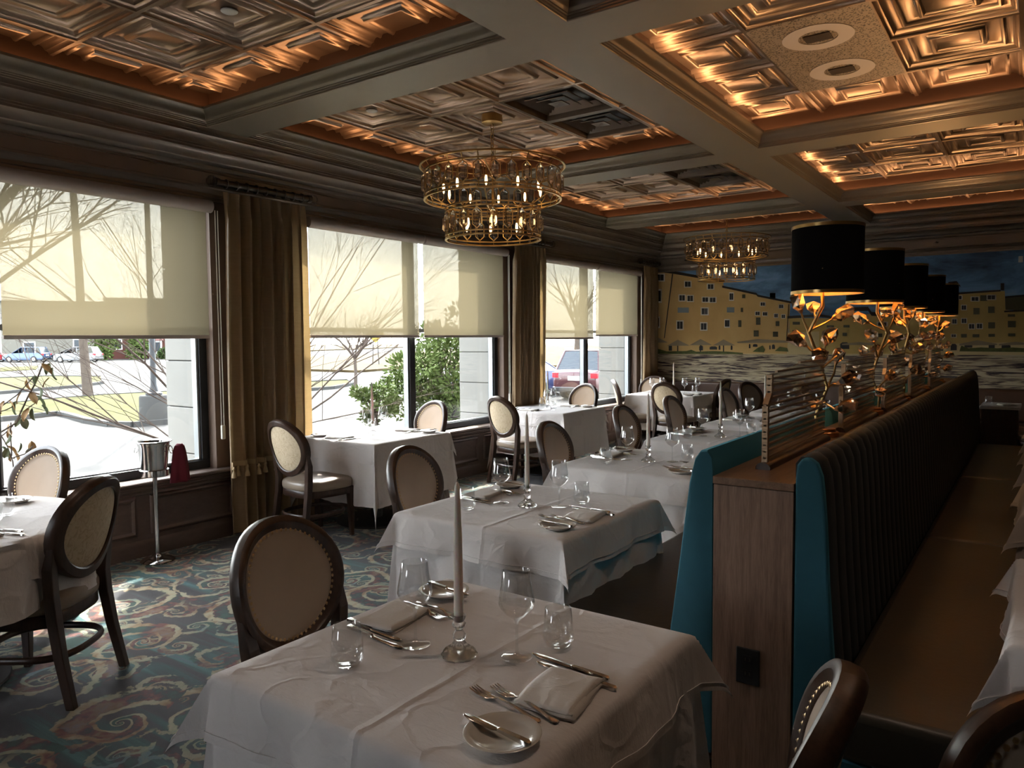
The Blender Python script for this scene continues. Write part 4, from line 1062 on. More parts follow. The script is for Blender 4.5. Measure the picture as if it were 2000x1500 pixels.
GR = {'wine_glass': 'stemmed wine glasses on the tables', 'tumbler': 'stemless tumblers on the tables', 'candle_holder': 'cut glass candle holders', 'taper_candle': 'ivory taper candles', 'bread_plate': 'bread plates', 'dinner_knife': 'dinner knives', 'butter_knife': 'butter knives on plates', 'dinner_fork': 'dinner forks', 'napkin': 'folded napkins'}
def put(kind, x, y, z, rot, label, tilt=0):
    p = WARE[kind]
    if kind not in _used: o = p; _used.add(kind)
    else: o = copy_tree(p)
    o.location = (x, y, z); o.rotation_euler = (0, tilt, rot)
    o['label'] = label; o['category'] = CATS[kind]; o['group'] = GR[kind]
    return o
def setting(x, y, rot, desc, sideA, sideB, a=0.45, wine=2, cover=(1, 1), full=True):
    """sideA: the cover at local +x, sideB: the cover at local -x"""
    Z = TZ + 0.002
    c, s = cos(rot), sin(rot)
    k = a / 0.45
    def W(px, py): return (x + px * c - py * s, y + px * s + py * c)
    p = W(0.0, -0.03)
    put('candle_holder', p[0], p[1], Z, 0, 'small cut glass candle holder on the ' + desc)
    put('taper_candle', p[0], p[1], Z + 0.089, 0, 'tall ivory taper candle on the ' + desc)
    for sg, side, on in ((1, sideA, cover[0]), (-1, sideB, cover[1])):
        if not on: continue
        def Q(px, py): return W(sg * px * k, sg * py * k)
        d = ', %s of the %s' % (side, desc)
        gx, gy = (0.135, 0.045) if sg > 0 else (0.145, 0.045)
        q = Q(gx, gy); put('wine_glass', q[0], q[1], Z, 0.3, 'clear stemmed wine glass' + d)
        q = Q(0.19, 0.165) if sg > 0 else Q(0.20, 0.245); put('tumbler', q[0], q[1], Z, 0, 'clear stemless tumbler' + d)
        q = Q(0.338, -0.065); put('napkin', q[0], q[1], Z, rot + (0 if sg > 0 else pi) + 0.12, 'folded white napkin' + d)
        q = Q(0.345, -0.31); put('bread_plate', q[0], q[1], Z, 0, 'small white bread plate' + d)
        b = Q(0.425, -0.325); put('butter_knife', b[0], b[1], Z + 0.0195, rot + (pi if sg > 0 else 0) - 0.12, 'butter knife across the bread plate' + d)
        if full:
            for i, (px, py) in enumerate(((0.37, -0.205), (0.405, -0.185))):
                f = Q(px, py); put('dinner_fork', f[0], f[1], Z + (0.0 if i == 0 else 0.001), rot + (pi if sg > 0 else 0) - 0.18 - 0.06 * i, '%s fork beside the napkin' % ('outer' if i == 0 else 'inner') + d)
            for i, (px, py) in enumerate(((0.40, 0.062), (0.44, 0.025))):
                f = Q(px, py); put('dinner_knife', f[0], f[1], Z, rot + (pi if sg > 0 else 0) - 0.1, '%s knife beside the napkin' % ('outer' if i == 0 else 'inner') + d)
BT = [(-1.19, 1.47, 0.43, 'frontmost table'), (-2.00, 2.98, 0.45, 'second bench table'), (-2.07, 4.50, 0.45, 'third bench table'), (-2.10, 5.94, 0.45, 'fourth bench table'), (-2.12, 7.22, 0.45, 'fifth bench table'), (-2.10, 8.62, 0.45, 'sixth bench table')]
for k, (x, y, a, d) in enumerate(BT):
    table(x, y, a, 0, d, 20 + k, over_rot=0.0)
    setting(x, y, 0, d, 'partition side', 'window side', a)
table(-4.06, 1.12, 0.68, 0, 'left round table', 31, rnd=True, underdrop=0.30, overdrop=0.17)
setting(-4.0, 1.05, radians(25), 'left round table', 'right side', 'left side', 0.62, cover=(1, 0))
put('bread_plate', -4.23, 1.60, TZ + 0.002, 0, 'white bread plate before the studded chair on the left round table')
put('butter_knife', -4.15, 1.62, TZ + 0.0215, radians(190), 'butter knife on the plate before the studded chair')
put('dinner_fork', -4.33, 1.64, TZ + 0.002, radians(-80), 'fork before the studded chair on the left round table')
put('tumbler', -3.93, 1.44, TZ + 0.002, 0, 'clear tumbler near the studded chair on the left round table')
table(-4.66, 4.54, 0.45, 0, 'middle window table', 33, wallside=True)
setting(-4.66, 4.54, radians(-90), 'middle window table', 'near side', 'far side')
table(-4.66, 7.36, 0.455, 0, 'table by the middle curtain', 34, wallside=True)
setting(-4.66, 7.36, radians(-90), 'table by the middle curtain', 'near side', 'far side')
table(-4.38, 10.30, 0.50, 0, 'corner table by the mural', 35, wallside=True)
setting(-4.38, 10.30, radians(180), 'corner table by the mural', 'window side', 'right side', 0.5, full=False)
put('wine_glass', -4.62, 10.1, TZ + 0.002, 0, 'extra wine glass at the front of the corner table by the mural')
put('wine_glass', -4.1, 10.55, TZ + 0.002, 0, 'extra wine glass at the back of the corner table by the mural')
for q, (yy, d) in enumerate(((2.78, 'nearest table on the right edge'), (4.55, 'second table on the right edge'), (6.25, 'third table on the right edge'), (7.95, 'fourth table on the right edge'))):
    table(0.42, yy, 0.45, 0, d, 36 + q)
    if q < 2:
        for i, dy in enumerate((0.10, 0.16)):
            put('dinner_fork', 0.12, yy + dy, TZ + 0.002, 0.1, '%s fork on the %s' % (('inner', 'outer')[i], d))
        put('dinner_knife', 0.04, yy - 0.12, TZ + 0.002, 0.1, 'knife on the ' + d)
# ================================================================== wine bucket, service stand, wall bench
r = thing('bucket_stand', 'slim chrome floor stand holding the wine bucket by the nearest window', 'stand', (-5.08, 2.80, 0))
MB().lathe([(0, 0.0), (0.11, 0.0), (0.115, 0.006), (0.10, 0.018), (0.06, 0.03), (0.03, 0.045), (0.016, 0.06), (0.0, 0.062)], 32).build('foot', 'steel', r, 50)
MB().tube([(0, 0, 0.05), (0, 0, 0.61)], 0.017, 16).build('pole', 'steel', r, 50)
MB().lathe([(0.0, 0.61), (0.092, 0.61), (0.097, 0.614), (0.097, 0.655), (0.092, 0.658), (0.086, 0.655), (0.086, 0.622), (0, 0.620)], 36).build('holder_ring', 'steel', r, 40)
r = thing('wine_bucket', 'polished steel wine bucket with ring handles', 'bucket', (-5.08, 2.80, 0.6225))
MB().lathe([(0, 0), (0.075, 0), (0.082, 0.006), (0.102, 0.20), (0.108, 0.224), (0.122, 0.232), (0.123, 0.236), (0.118, 0.238), (0.103, 0.230), (0.098, 0.20), (0.076, 0.012), (0, 0.01)], 40).build('bucket_body', 'steel', r, 40)
for s in (-1, 1):
    d = Vector((0.816 * s, 0.577 * s, 0))
    MB().tube([d * 0.100 + Vector((0, 0, 0.20)), d * 0.118 + Vector((0, 0, 0.20))], 0.007, 8).build('lug', 'steel', r, 50)
    MB().tube([tuple(d * (0.116 + 0.006 * (1 - cos(a))) + Vector((-d.y, d.x, 0)) * 0.026 * sin(a) + Vector((0, 0, 0.175 + 0.026 * cos(a)))) for a in [2 * pi * i / 20 for i in range(20)]], 0.003, 6, closed=True).build('ring_handle', 'steel', r, 50)
def rag(u, v):
    w = 0.03 + 0.05 * (1 - v) ** 0.6 + (0.006 if v > 0.9 else 0)
    a = (u - 0.5)
    lim = sqrt(max(0, 1 - max(0, v - 0.8) ** 2 * 20))
    return (0.10 + 0.035 * sin(pi * u) + 0.012 * sin(u * 12) * (1 - v), 0.085 + a * 2 * w * lim, -0.085 + v * 0.275)
o = MB().grid(rag, 18, 14).build('wine_cloth', 'burgundy', smooth=70, solid=0.004, loc=(-5.10, 2.86, 0.64))
tag(o, 'burgundy serving cloth hanging beside the wine bucket', 'cloth')
r = thing('wall_bench', 'brown leather bench along the wall under the mural', 'bench', (0, 0, 0))
MB().box(-5.0, 3.2, 11.06, 11.46, 0.08, 0.44).build('bench_seat', 'leather_brown', r, smooth=50, bevel=0.03, seg=3)
MB().box(-5.0, 3.2, 11.44, 11.545, 0.44, 0.86).build('bench_back', 'leather_brown', r, smooth=50, bevel=0.035, seg=3)
MB().box(-5.0, 3.2, 11.1, 11.5, 0.0, 0.08).build('plinth', 'walnut', r)
r = thing('service_stand', 'dark service stand with pale top at the far end of the tufted bench', 'stand', (-0.33, 10.1, 0))
MB().box(-0.17, 0.17, -0.30, 0.30, 0, 0.735).build('cabinet_body', 'walnut', r)
MB().box(-0.19, 0.19, -0.33, 0.33, 0.735, 0.765).build('top_board', 'linen', r, bevel=0.004)
o = put('tumbler', -0.44, 9.9, 0.766, 0, 'small clear tumbler on the service stand at the far end')
o = put('napkin', -0.27, 10.0, 0.766, 0.3, 'folded white napkin on the service stand at the far end')
c_ = copy_tree(proto); c_.location = (0.35, 10.0, 0); c_.rotation_euler = (0, 0, radians(190)); c_['label'] = 'dark oval-back chair half hidden at the right edge far back'; c_['group'] = 'oval-back dining chairs'
# ================================================================== mural
M_BUILD = [('mural_gold', [(-3.077, 1.842), (-2.334, 1.817), (-2.324, 1.941), (-2.18, 1.937), (-2.156, 1.872), (-1.704, 1.867), (-1.689, 1.922), (-1.104, 1.904), (-1.091, 1.311), (-3.07, 1.303)]), ('mural_sand', [(-3.734, 1.514), (-3.103, 1.621), (-2.646, 1.633), (-2.641, 1.299), (-3.732, 1.294)]), ('mural_ochre', [(-5.49, 2.729), (-4.919, 2.621), (-4.094, 2.439), (-4.089, 2.357), (-3.571, 2.212), (-3.064, 2.066), (-3.103, 1.306), (-5.487, 1.293)]), ('mural_gold', [(-1.004, 2.112), (-0.44, 2.128), (-0.376, 2.125), (-0.362, 1.882), (-0.269, 1.868), (-0.145, 1.864), (-0.13, 1.315), (-1.091, 1.311), (-1.102, 1.832), (-1.002, 1.829)]), ('mural_sand', [(-1.094, 1.445), (-0.134, 1.464), (-0.13, 1.315), (-1.091, 1.311)]), ('mural_gold', [(-0.997, 2.26), (-0.904, 2.256), (-0.884, 2.107), (-1.004, 2.108)]), ('mural_green', [(-0.37, 2.044), (-0.15, 2.047), (-0.145, 1.864), (-0.362, 1.882)])]
M_ROOF = [[(-5.491, 2.753), (-4.919, 2.649), (-4.54, 2.564), (-4.074, 2.465), (-4.074, 2.422), (-4.54, 2.521), (-4.919, 2.605), (-5.49, 2.708)], [(-4.109, 2.374), (-3.571, 2.235), (-3.552, 2.208), (-3.02, 2.079), (-3.019, 2.05), (-3.551, 2.178), (-3.571, 2.205), (-4.109, 2.343)], [(-3.104, 1.87), (-2.643, 1.885), (-2.327, 1.825), (-2.327, 1.789), (-2.642, 1.848), (-3.103, 1.832)], [(-2.337, 1.972), (-1.993, 1.972), (-1.945, 1.899), (-1.682, 1.877), (-1.68, 1.822), (-1.944, 1.844), (-1.992, 1.916), (-2.336, 1.915)], [(-1.021, 2.123), (-0.421, 2.143), (-0.42, 2.12), (-1.02, 2.099)], [(-0.37, 2.056), (-0.151, 2.07), (-0.15, 2.047), (-0.369, 2.033)], [(-0.375, 1.871), (-0.145, 1.876), (-0.145, 1.855), (-0.374, 1.85)], [(-1.012, 2.273), (-0.915, 2.28), (-0.872, 2.218), (-0.871, 2.195), (-0.914, 2.256), (-1.011, 2.249)], [(-3.366, 2.227), (-3.292, 2.224), (-3.291, 2.14), (-3.365, 2.143)], [(-0.423, 2.227), (-0.384, 2.225), (-0.382, 2.132), (-0.42, 2.134)], [(-3.366, 2.228), (-3.285, 2.224), (-3.284, 2.138), (-3.365, 2.141)], [(-4.953, 2.607), (-4.936, 2.606), (-5.078, 1.553), (-5.091, 1.554)], [(-3.091, 2.045), (-3.08, 2.045), (-3.105, 1.51), (-3.116, 1.51)]]
M_WIN = [('w', [(-5.244, 2.629), (-5.079, 2.62), (-5.079, 2.488), (-5.243, 2.497)]), ('w', [(-5.276, 2.376), (-5.133, 2.369), (-5.132, 2.136), (-5.275, 2.141)]), ('w', [(-5.286, 1.918), (-5.164, 1.915), (-5.163, 1.721), (-5.285, 1.723)]), ('w', [(-4.744, 2.483), (-4.618, 2.476), (-4.617, 2.368), (-4.743, 2.374)]), ('w', [(-4.838, 2.267), (-4.715, 2.262), (-4.714, 2.146), (-4.837, 2.151)]), ('w', [(-4.698, 2.253), (-4.577, 2.248), (-4.576, 2.133), (-4.698, 2.138)]), ('w', [(-4.876, 1.844), (-4.749, 1.842), (-4.748, 1.681), (-4.875, 1.683)]), ('w', [(-4.359, 2.419), (-4.237, 2.413), (-4.237, 2.316), (-4.358, 2.321)]), ('w', [(-4.445, 2.213), (-4.322, 2.208), (-4.322, 2.114), (-4.444, 2.119)]), ('w', [(-4.322, 2.204), (-4.201, 2.2), (-4.201, 2.106), (-4.322, 2.11)]), ('w', [(-4.459, 2.043), (-4.326, 2.039), (-4.325, 1.912), (-4.458, 1.915)]), ('w', [(-4.469, 1.806), (-4.346, 1.803), (-4.345, 1.666), (-4.468, 1.667)]), ('w', [(-3.998, 2.265), (-3.923, 2.261), (-3.922, 2.127), (-3.997, 2.13)]), ('w', [(-4.07, 1.846), (-3.981, 1.844), (-3.98, 1.709), (-4.069, 1.71)]), ('g', [(-3.79, 2.221), (-3.742, 2.219), (-3.742, 2.162), (-3.79, 2.164)]), ('g', [(-3.811, 2.017), (-3.776, 2.016), (-3.775, 1.949), (-3.81, 1.95)]), ('g', [(-3.848, 1.823), (-3.8, 1.822), (-3.799, 1.717), (-3.847, 1.717)]), ('g', [(-3.606, 1.661), (-3.531, 1.66), (-3.53, 1.566), (-3.605, 1.566)]), ('g', [(-3.313, 1.638), (-3.239, 1.638), (-3.238, 1.559), (-3.312, 1.56)]), ('g', [(-3.571, 1.859), (-3.506, 1.858), (-3.504, 1.745), (-3.57, 1.746)]), ('g', [(-3.028, 1.657), (-2.975, 1.656), (-2.974, 1.583), (-3.027, 1.583)]), ('g', [(-3.274, 1.796), (-3.22, 1.795), (-3.219, 1.721), (-3.273, 1.722)]), ('b', [(-4.852, 2.053), (-4.661, 2.047), (-4.661, 1.963), (-4.851, 1.968)]), ('b', [(-4.031, 2.031), (-3.913, 2.027), (-3.913, 1.946), (-4.03, 1.95)]), ('w', [(-3.514, 2.096), (-3.43, 2.093), (-3.429, 2.028), (-3.513, 2.03)]), ('w', [(-3.236, 2.051), (-3.155, 2.048), (-3.154, 1.984), (-3.236, 1.986)]), ('w', [(-3.59, 1.956), (-3.508, 1.954), (-3.507, 1.886), (-3.59, 1.888)]), ('w', [(-3.478, 1.946), (-3.396, 1.943), (-3.395, 1.876), (-3.477, 1.878)]), ('w', [(-3.303, 1.915), (-3.237, 1.913), (-3.237, 1.846), (-3.302, 1.847)]), ('w', [(-3.194, 1.9), (-3.129, 1.899), (-3.128, 1.832), (-3.193, 1.834)]), ('w', [(-0.927, 2.091), (-0.844, 2.088), (-0.843, 2.029), (-0.925, 2.032)]), ('w', [(-0.752, 2.069), (-0.652, 2.065), (-0.65, 1.999), (-0.751, 2.003)]), ('w', [(-0.575, 2.085), (-0.467, 2.081), (-0.465, 2.011), (-0.574, 2.015)]), ('w', [(-0.973, 1.958), (-0.895, 1.955), (-0.893, 1.879), (-0.972, 1.881)]), ('w', [(-0.858, 1.964), (-0.792, 1.962), (-0.791, 1.886), (-0.856, 1.888)]), ('w', [(-0.963, 1.783), (-0.897, 1.781), (-0.895, 1.705), (-0.961, 1.706)]), ('w', [(-0.854, 1.788), (-0.784, 1.786), (-0.782, 1.71), (-0.852, 1.711)]), ('w', [(-0.77, 1.714), (-0.693, 1.713), (-0.691, 1.633), (-0.768, 1.634)]), ('w', [(-0.681, 1.717), (-0.605, 1.716), (-0.603, 1.636), (-0.679, 1.637)]), ('w', [(-0.967, 1.576), (-0.9, 1.576), (-0.899, 1.528), (-0.965, 1.528)]), ('w', [(-1.875, 1.759), (-1.733, 1.756), (-1.732, 1.69), (-1.874, 1.693)]), ('g', [(-0.644, 2.081), (-0.568, 2.078), (-0.566, 2.003), (-0.642, 2.006)]), ('g', [(-0.716, 1.917), (-0.648, 1.914), (-0.646, 1.83), (-0.714, 1.831)]), ('g', [(-0.553, 1.93), (-0.482, 1.928), (-0.479, 1.844), (-0.551, 1.846)]), ('g', [(-0.546, 1.724), (-0.471, 1.723), (-0.469, 1.643), (-0.544, 1.644)]), ('g', [(-1.131, 1.704), (-1.059, 1.703), (-1.057, 1.597), (-1.129, 1.598)]), ('g', [(-0.849, 1.575), (-0.783, 1.574), (-0.782, 1.527), (-0.847, 1.527)]), ('g', [(-0.718, 1.571), (-0.641, 1.57), (-0.64, 1.528), (-0.717, 1.529)]), ('g', [(-0.54, 1.572), (-0.469, 1.571), (-0.468, 1.534), (-0.539, 1.534)]), ('g', [(-0.335, 1.824), (-0.258, 1.822), (-0.257, 1.79), (-0.334, 1.791)]), ('g', [(-0.333, 1.738), (-0.248, 1.736), (-0.246, 1.654), (-0.33, 1.655)]), ('g', [(-0.325, 1.576), (-0.248, 1.575), (-0.247, 1.538), (-0.324, 1.539)]), ('g', [(-1.829, 1.851), (-1.76, 1.849), (-1.759, 1.814), (-1.828, 1.815)]), ('g', [(-1.87, 1.592), (-1.801, 1.591), (-1.8, 1.541), (-1.869, 1.541)]), ('g', [(-3.025, 1.653), (-2.968, 1.653), (-2.967, 1.583), (-3.024, 1.583)]), ('g', [(-3.024, 1.782), (-2.92, 1.78), (-2.92, 1.737), (-3.023, 1.739)]), ('g', [(-2.541, 1.72), (-2.442, 1.718), (-2.442, 1.687), (-2.54, 1.688)]), ('g', [(-2.313, 1.721), (-2.232, 1.72), (-2.231, 1.683), (-2.313, 1.685)]), ('g', [(-2.324, 1.61), (-2.266, 1.609), (-2.265, 1.563), (-2.323, 1.563)])]
M_DOOR = [[(-5.005, 1.345), (-5.006, 1.422), (-4.992, 1.447), (-4.964, 1.447), (-4.949, 1.422), (-4.949, 1.345)], [(-4.159, 1.362), (-4.159, 1.412), (-4.152, 1.429), (-4.138, 1.429), (-4.131, 1.412), (-4.131, 1.362)], [(-3.964, 1.359), (-3.964, 1.411), (-3.958, 1.428), (-3.944, 1.428), (-3.937, 1.411), (-3.937, 1.359)], [(-3.677, 1.386), (-3.678, 1.434), (-3.672, 1.451), (-3.661, 1.451), (-3.655, 1.434), (-3.654, 1.386)], [(-4.306, 1.364), (-4.306, 1.403), (-4.276, 1.415), (-4.215, 1.415), (-4.185, 1.403), (-4.185, 1.364)], [(-4.48, 1.35), (-4.48, 1.41), (-4.465, 1.43), (-4.434, 1.43), (-4.419, 1.41), (-4.418, 1.35)], [(-3.324, 1.374), (-3.325, 1.425), (-3.315, 1.442), (-3.295, 1.442), (-3.284, 1.425), (-3.284, 1.374)], [(-3.365, 1.367), (-3.365, 1.415), (-3.361, 1.431), (-3.352, 1.431), (-3.347, 1.415), (-3.346, 1.367)], [(-3.615, 1.407), (-3.615, 1.438), (-3.598, 1.449), (-3.564, 1.448), (-3.547, 1.438), (-3.547, 1.407)], [(-1.098, 1.35), (-1.1, 1.426), (-1.089, 1.452), (-1.065, 1.452), (-1.053, 1.426), (-1.051, 1.35)], [(-0.964, 1.357), (-0.965, 1.423), (-0.948, 1.444), (-0.913, 1.444), (-0.894, 1.422), (-0.893, 1.358)], [(-0.805, 1.393), (-0.806, 1.433), (-0.784, 1.446), (-0.739, 1.446), (-0.717, 1.433), (-0.716, 1.393)], [(-0.533, 1.386), (-0.534, 1.425), (-0.518, 1.438), (-0.484, 1.438), (-0.467, 1.425), (-0.466, 1.386)], [(-2.351, 1.374), (-2.352, 1.448), (-2.322, 1.472), (-2.262, 1.472), (-2.232, 1.447), (-2.23, 1.374)], [(-0.391, 1.384), (-0.392, 1.419), (-0.368, 1.43), (-0.32, 1.43), (-0.295, 1.419), (-0.294, 1.384)]]
M_UMB = [([(-5.427, 1.477), (-5.23, 1.579), (-5.021, 1.48)], [(-5.239, 1.487), (-5.221, 1.487), (-5.22, 1.298), (-5.238, 1.298)]), ([(-5.038, 1.425), (-4.849, 1.525), (-4.647, 1.428)], [(-4.857, 1.435), (-4.84, 1.435), (-4.839, 1.299), (-4.856, 1.299)]), ([(-4.643, 1.434), (-4.461, 1.533), (-4.266, 1.437)], [(-4.468, 1.444), (-4.452, 1.443), (-4.451, 1.301), (-4.467, 1.301)]), ([(-4.258, 1.427), (-4.082, 1.524), (-3.894, 1.43)], [(-4.089, 1.437), (-4.073, 1.436), (-4.072, 1.302), (-4.088, 1.302)])]
M_AWN = [[(-3.869, 1.484), (-3.544, 1.528), (-3.012, 1.494), (-3.012, 1.469), (-3.85, 1.465)], [(-0.864, 1.444), (-0.662, 1.49), (-0.442, 1.442), (-0.441, 1.426), (-0.864, 1.422)], [(-0.422, 1.438), (-0.249, 1.469), (-0.134, 1.453), (-0.133, 1.43), (-0.422, 1.421)], [(-2.328, 1.449), (-2.101, 1.474), (-1.844, 1.447), (-1.844, 1.43), (-2.328, 1.431)]]
M_PLANT = [[(-5.419, 1.293), (-5.42, 1.349), (-5.196, 1.376), (-5.042, 1.335), (-4.699, 1.34), (-4.615, 1.36), (-4.532, 1.33), (-4.245, 1.341), (-4.005, 1.332), (-3.771, 1.313), (-3.771, 1.292)], [(-3.618, 1.332), (-3.543, 1.39), (-3.468, 1.427), (-3.43, 1.361), (-3.448, 1.323)], [(-3.282, 1.343), (-3.209, 1.408), (-3.1, 1.389), (-3.081, 1.334)], [(-0.862, 1.343), (-0.843, 1.42), (-0.76, 1.384), (-0.619, 1.396), (-0.44, 1.384), (-0.285, 1.395), (-0.132, 1.384), (-0.131, 1.336)]]
mural = thing('mural', 'wall painting of ochre town houses with cafe umbrellas beside rippled water', 'mural', (0, YF, 0))
def flat(poly, name, mat, depth, parent):
    return MB().prism(poly, 0.0, -depth, lambda u, v, a: (u, a, v)).build(name, mat, parent)
def ctr(p): return (sum(q[0] for q in p) / len(p), sum(q[1] for q in p) / len(p))
def shrink(p, f):
    c = ctr(p); return [(c[0] + (a - c[0]) * f, c[1] + (b - c[1]) * f) for a, b in p]
flat([(XL + 0.001, 1.2), (XR - 0.001, 1.2), (XR - 0.001, 2.79), (XL + 0.001, 2.79)], 'painted_sky', 'mural_sky', 0.002, mural)
flat([(XL + 0.001, 0.80), (XR - 0.001, 0.80), (XR - 0.001, 1.31), (XL + 0.001, 1.29)], 'painted_water', 'mural_water', 0.003, mural)
flat([(XL + 0.001, 1.285), (XR - 0.001, 1.305), (XR - 0.001, 1.335), (XL + 0.001, 1.31)], 'painted_quay', 'mural_sand', 0.0035, mural)
M_BUILD.append(('mural_gold', [(-0.05, 1.33), (3.49, 1.34), (3.49, 2.25), (1.6, 2.3), (1.6, 2.0), (-0.05, 2.0)]))
for k, (mt, p) in enumerate(M_BUILD): flat(p, 'painted_house', mt, 0.004 + 0.0004 * k, mural)
for p in M_ROOF: flat(p, 'painted_roof', 'mural_roof', 0.0095, mural)
for kind, p in M_WIN:
    f = flat(p, 'painted_window', {'w': 'mural_white', 'g': 'mural_green', 'b': 'mural_blue'}[kind], 0.009, mural)
    if kind == 'w':
        w = abs(p[1][0] - p[0][0]); c = ctr(p)
        q = shrink(p, 0.74)
        for a, b in ((0.0, 0.47), (0.53, 1.0)):
            def L(i, j, t_): return (q[i][0] + (q[j][0] - q[i][0]) * t_, q[i][1] + (q[j][1] - q[i][1]) * t_)
            flat([L(0, 1, a), L(0, 1, b), L(3, 2, b), L(3, 2, a)], 'painted_pane', 'mural_dark', 0.0105, f)
for p in M_DOOR: flat(p, 'painted_door', 'mural_dark', 0.0095, mural)
for t3, pole in M_UMB:
    u = flat(t3, 'painted_umbrella', 'mural_canopy', 0.011, mural); flat(pole, 'painted_pole', 'mural_roof', 0.0105, u)
for p in M_AWN: flat(p, 'painted_awning', 'mural_canopy', 0.011, mural)
for p in M_PLANT: flat(p, 'painted_plants', 'mural_plant', 0.0115, mural)
o = MB().box(-0.24, -0.19, YF - 0.03, YF - 0.003, 2.48, 2.56).build('motion_sensor', 'white_paint', bevel=0.006)
tag(o, 'small white sensor box on the painted sky at upper right', 'sensor')
# ================================================================== outdoors
E_LAWN1 = [(-21.08, 7.06), (-22.44, 8.22), (-22.51, 8.92), (-22.84, 9.84), (-21.58, 9.62), (-19.97, 9.27), (-18.6, 9.18), (-17.99, 9.42), (-17.86, 10.27), (-17.12, 11.82), (-19.72, 13.63), (-28.43, 16.39), (-28.9, 14.01), (-28.55, 12.07), (-27.55, 10.11), (-26.95, 9.05)]
E_LAWN2 = [(-33.71, 11.34), (-34.58, 12.71), (-35.5, 14.62), (-36.37, 16.5), (-38.31, 18.61), (-45.09, 21.91), (-48.89, 20.73), (-49.08, 18.07), (-48.77, 16.45)]
E_LAWN3 = [(-62.66, 23.1), (-64.55, 26.29), (-72.94, 29.92), (-73.5, 27.11)]
E_LAWN4 = [(-25.89, 20.14), (-24.57, 20.14), (-24.62, 21.54), (-26.04, 24.02), (-28.59, 26.04), (-28.95, 24.36), (-29.28, 22.79)]
E_DRY = [(-43.19, 33.64), (-35.81, 33.5), (-36.98, 38.24), (-35.4, 50.11), (-19.51, 40.93), (-88.32, 185.29), (-136.05, 192.69), (-84.8, 87.76), (-76.95, 68.36), (-79.48, 61.97)]
E_LEAF = [(-5.8, 2.378, 1.365), (-5.8, 2.449, 1.37), (-5.8, 2.471, 1.34), (-5.8, 2.428, 1.264), (-5.8, 2.321, 1.259), (-5.8, 2.345, 1.287), (-5.8, 2.391, 1.197), (-5.8, 2.327, 1.164), (-5.8, 2.346, 1.141), (-5.8, 2.278, 1.168), (-5.8, 2.386, 1.072), (-5.8, 2.296, 1.058), (-5.8, 2.322, 1.056), (-5.8, 2.19, 1.117), (-5.8, 2.143, 1.121), (-5.8, 2.228, 1.114), (-5.8, 2.252, 1.004), (-5.8, 2.264, 0.992), (-5.8, 2.131, 0.974), (-5.8, 2.189, 0.953), (-5.8, 2.206, 0.916), (-5.8, 2.161, 0.892), (-5.8, 2.151, 0.801), (-5.8, 2.176, 0.798), (-5.8, 2.18, 0.747), (-5.8, 2.126, 0.804), (-5.8, 2.284, 0.776), (-5.8, 2.247, 0.817), (-5.8, 2.306, 0.825), (-5.8, 2.206, 0.758)]
E_STEM = [[(-5.8, 2.082, 0.922), (-5.8, 2.12, 0.953), (-5.8, 2.204, 1.002), (-5.8, 2.259, 1.09), (-5.8, 2.314, 1.173), (-5.8, 2.371, 1.271), (-5.8, 2.424, 1.429)], [(-5.8, 2.103, 1.11), (-5.8, 2.225, 1.2), (-5.8, 2.347, 1.323)], [(-5.8, 2.089, 1.083), (-5.8, 2.164, 1.098), (-5.8, 2.234, 1.121)], [(-5.8, 2.087, 0.894), (-5.8, 2.157, 0.928), (-5.8, 2.215, 0.979)], [(-5.8, 2.087, 0.753), (-5.8, 2.15, 0.78), (-5.8, 2.206, 0.751)], [(-5.8, 2.204, 1.002), (-5.8, 2.188, 0.918), (-5.8, 2.175, 0.776)], [(-5.8, 2.2, 0.759), (-5.8, 2.258, 0.78), (-5.8, 2.306, 0.832)], [(-5.8, 2.186, 0.595), (-5.8, 2.174, 0.741), (-5.8, 2.153, 0.85), (-5.8, 2.12, 0.953)], [(-5.8, 2.204, 1.002), (-5.8, 2.278, 1.089), (-5.8, 2.372, 1.139)]]
GZ = -0.5
ground = struct(MB().box(-320, XL - 0.2, -120, 320, GZ - 0.2, GZ).build('ground', 'paving'))
def lawn(name, pts, mat, h, kerb=True):
    o = struct(MB().prism(pts, GZ, GZ + h, lambda u, v, a: (u, v, a)).build(name, mat))
    if kerb:
        n = len(pts)
        for i in range(n):
            a, b = pts[i], pts[(i + 1) % n]
            MB().bar((a[0], a[1], GZ + 0.05), (b[0], b[1], GZ + 0.05), 0.16, 0.16).build('kerb_stone', 'kerb_stone', o)
lawn('lawn', E_LAWN1, 'lawn', 0.10); lawn('lawn', E_LAWN2, 'lawn', 0.08); lawn('lawn', E_LAWN3, 'lawn', 0.05, False); lawn('lawn', E_LAWN4, 'lawn', 0.08)
lawn('dry_bank', E_DRY, 'dry_grass', 0.15, False)
lawn('dry_bank', [(-117, 91), (-128, 114), (-150, 160), (-260, 270), (-310, 250), (-300, 200)], 'dry_grass', 0.2, False)
r = thing('lamp_post', 'black lamp post on a concrete footing in the lawn', 'lamp post', (-18.3, 10.15, GZ))
MB().lathe([(0, 0), (0.36, 0), (0.35, 0.68), (0.32, 0.72), (0, 0.72)], 24).build('footing', 'kerb_stone', r, 40)
MB().lathe([(0.2, 0.72), (0.2, 0.78), (0.12, 0.82), (0.09, 0.95), (0.075, 1.0), (0.06, 7.6), (0, 7.62)], 16).build('post', 'iron_black', r, 40)
MB().lathe([(0.05, 7.6), (0.18, 7.75), (0.24, 8.1), (0.1, 8.3), (0, 8.35)], 16).build('lantern', 'iron_black', r, 40)
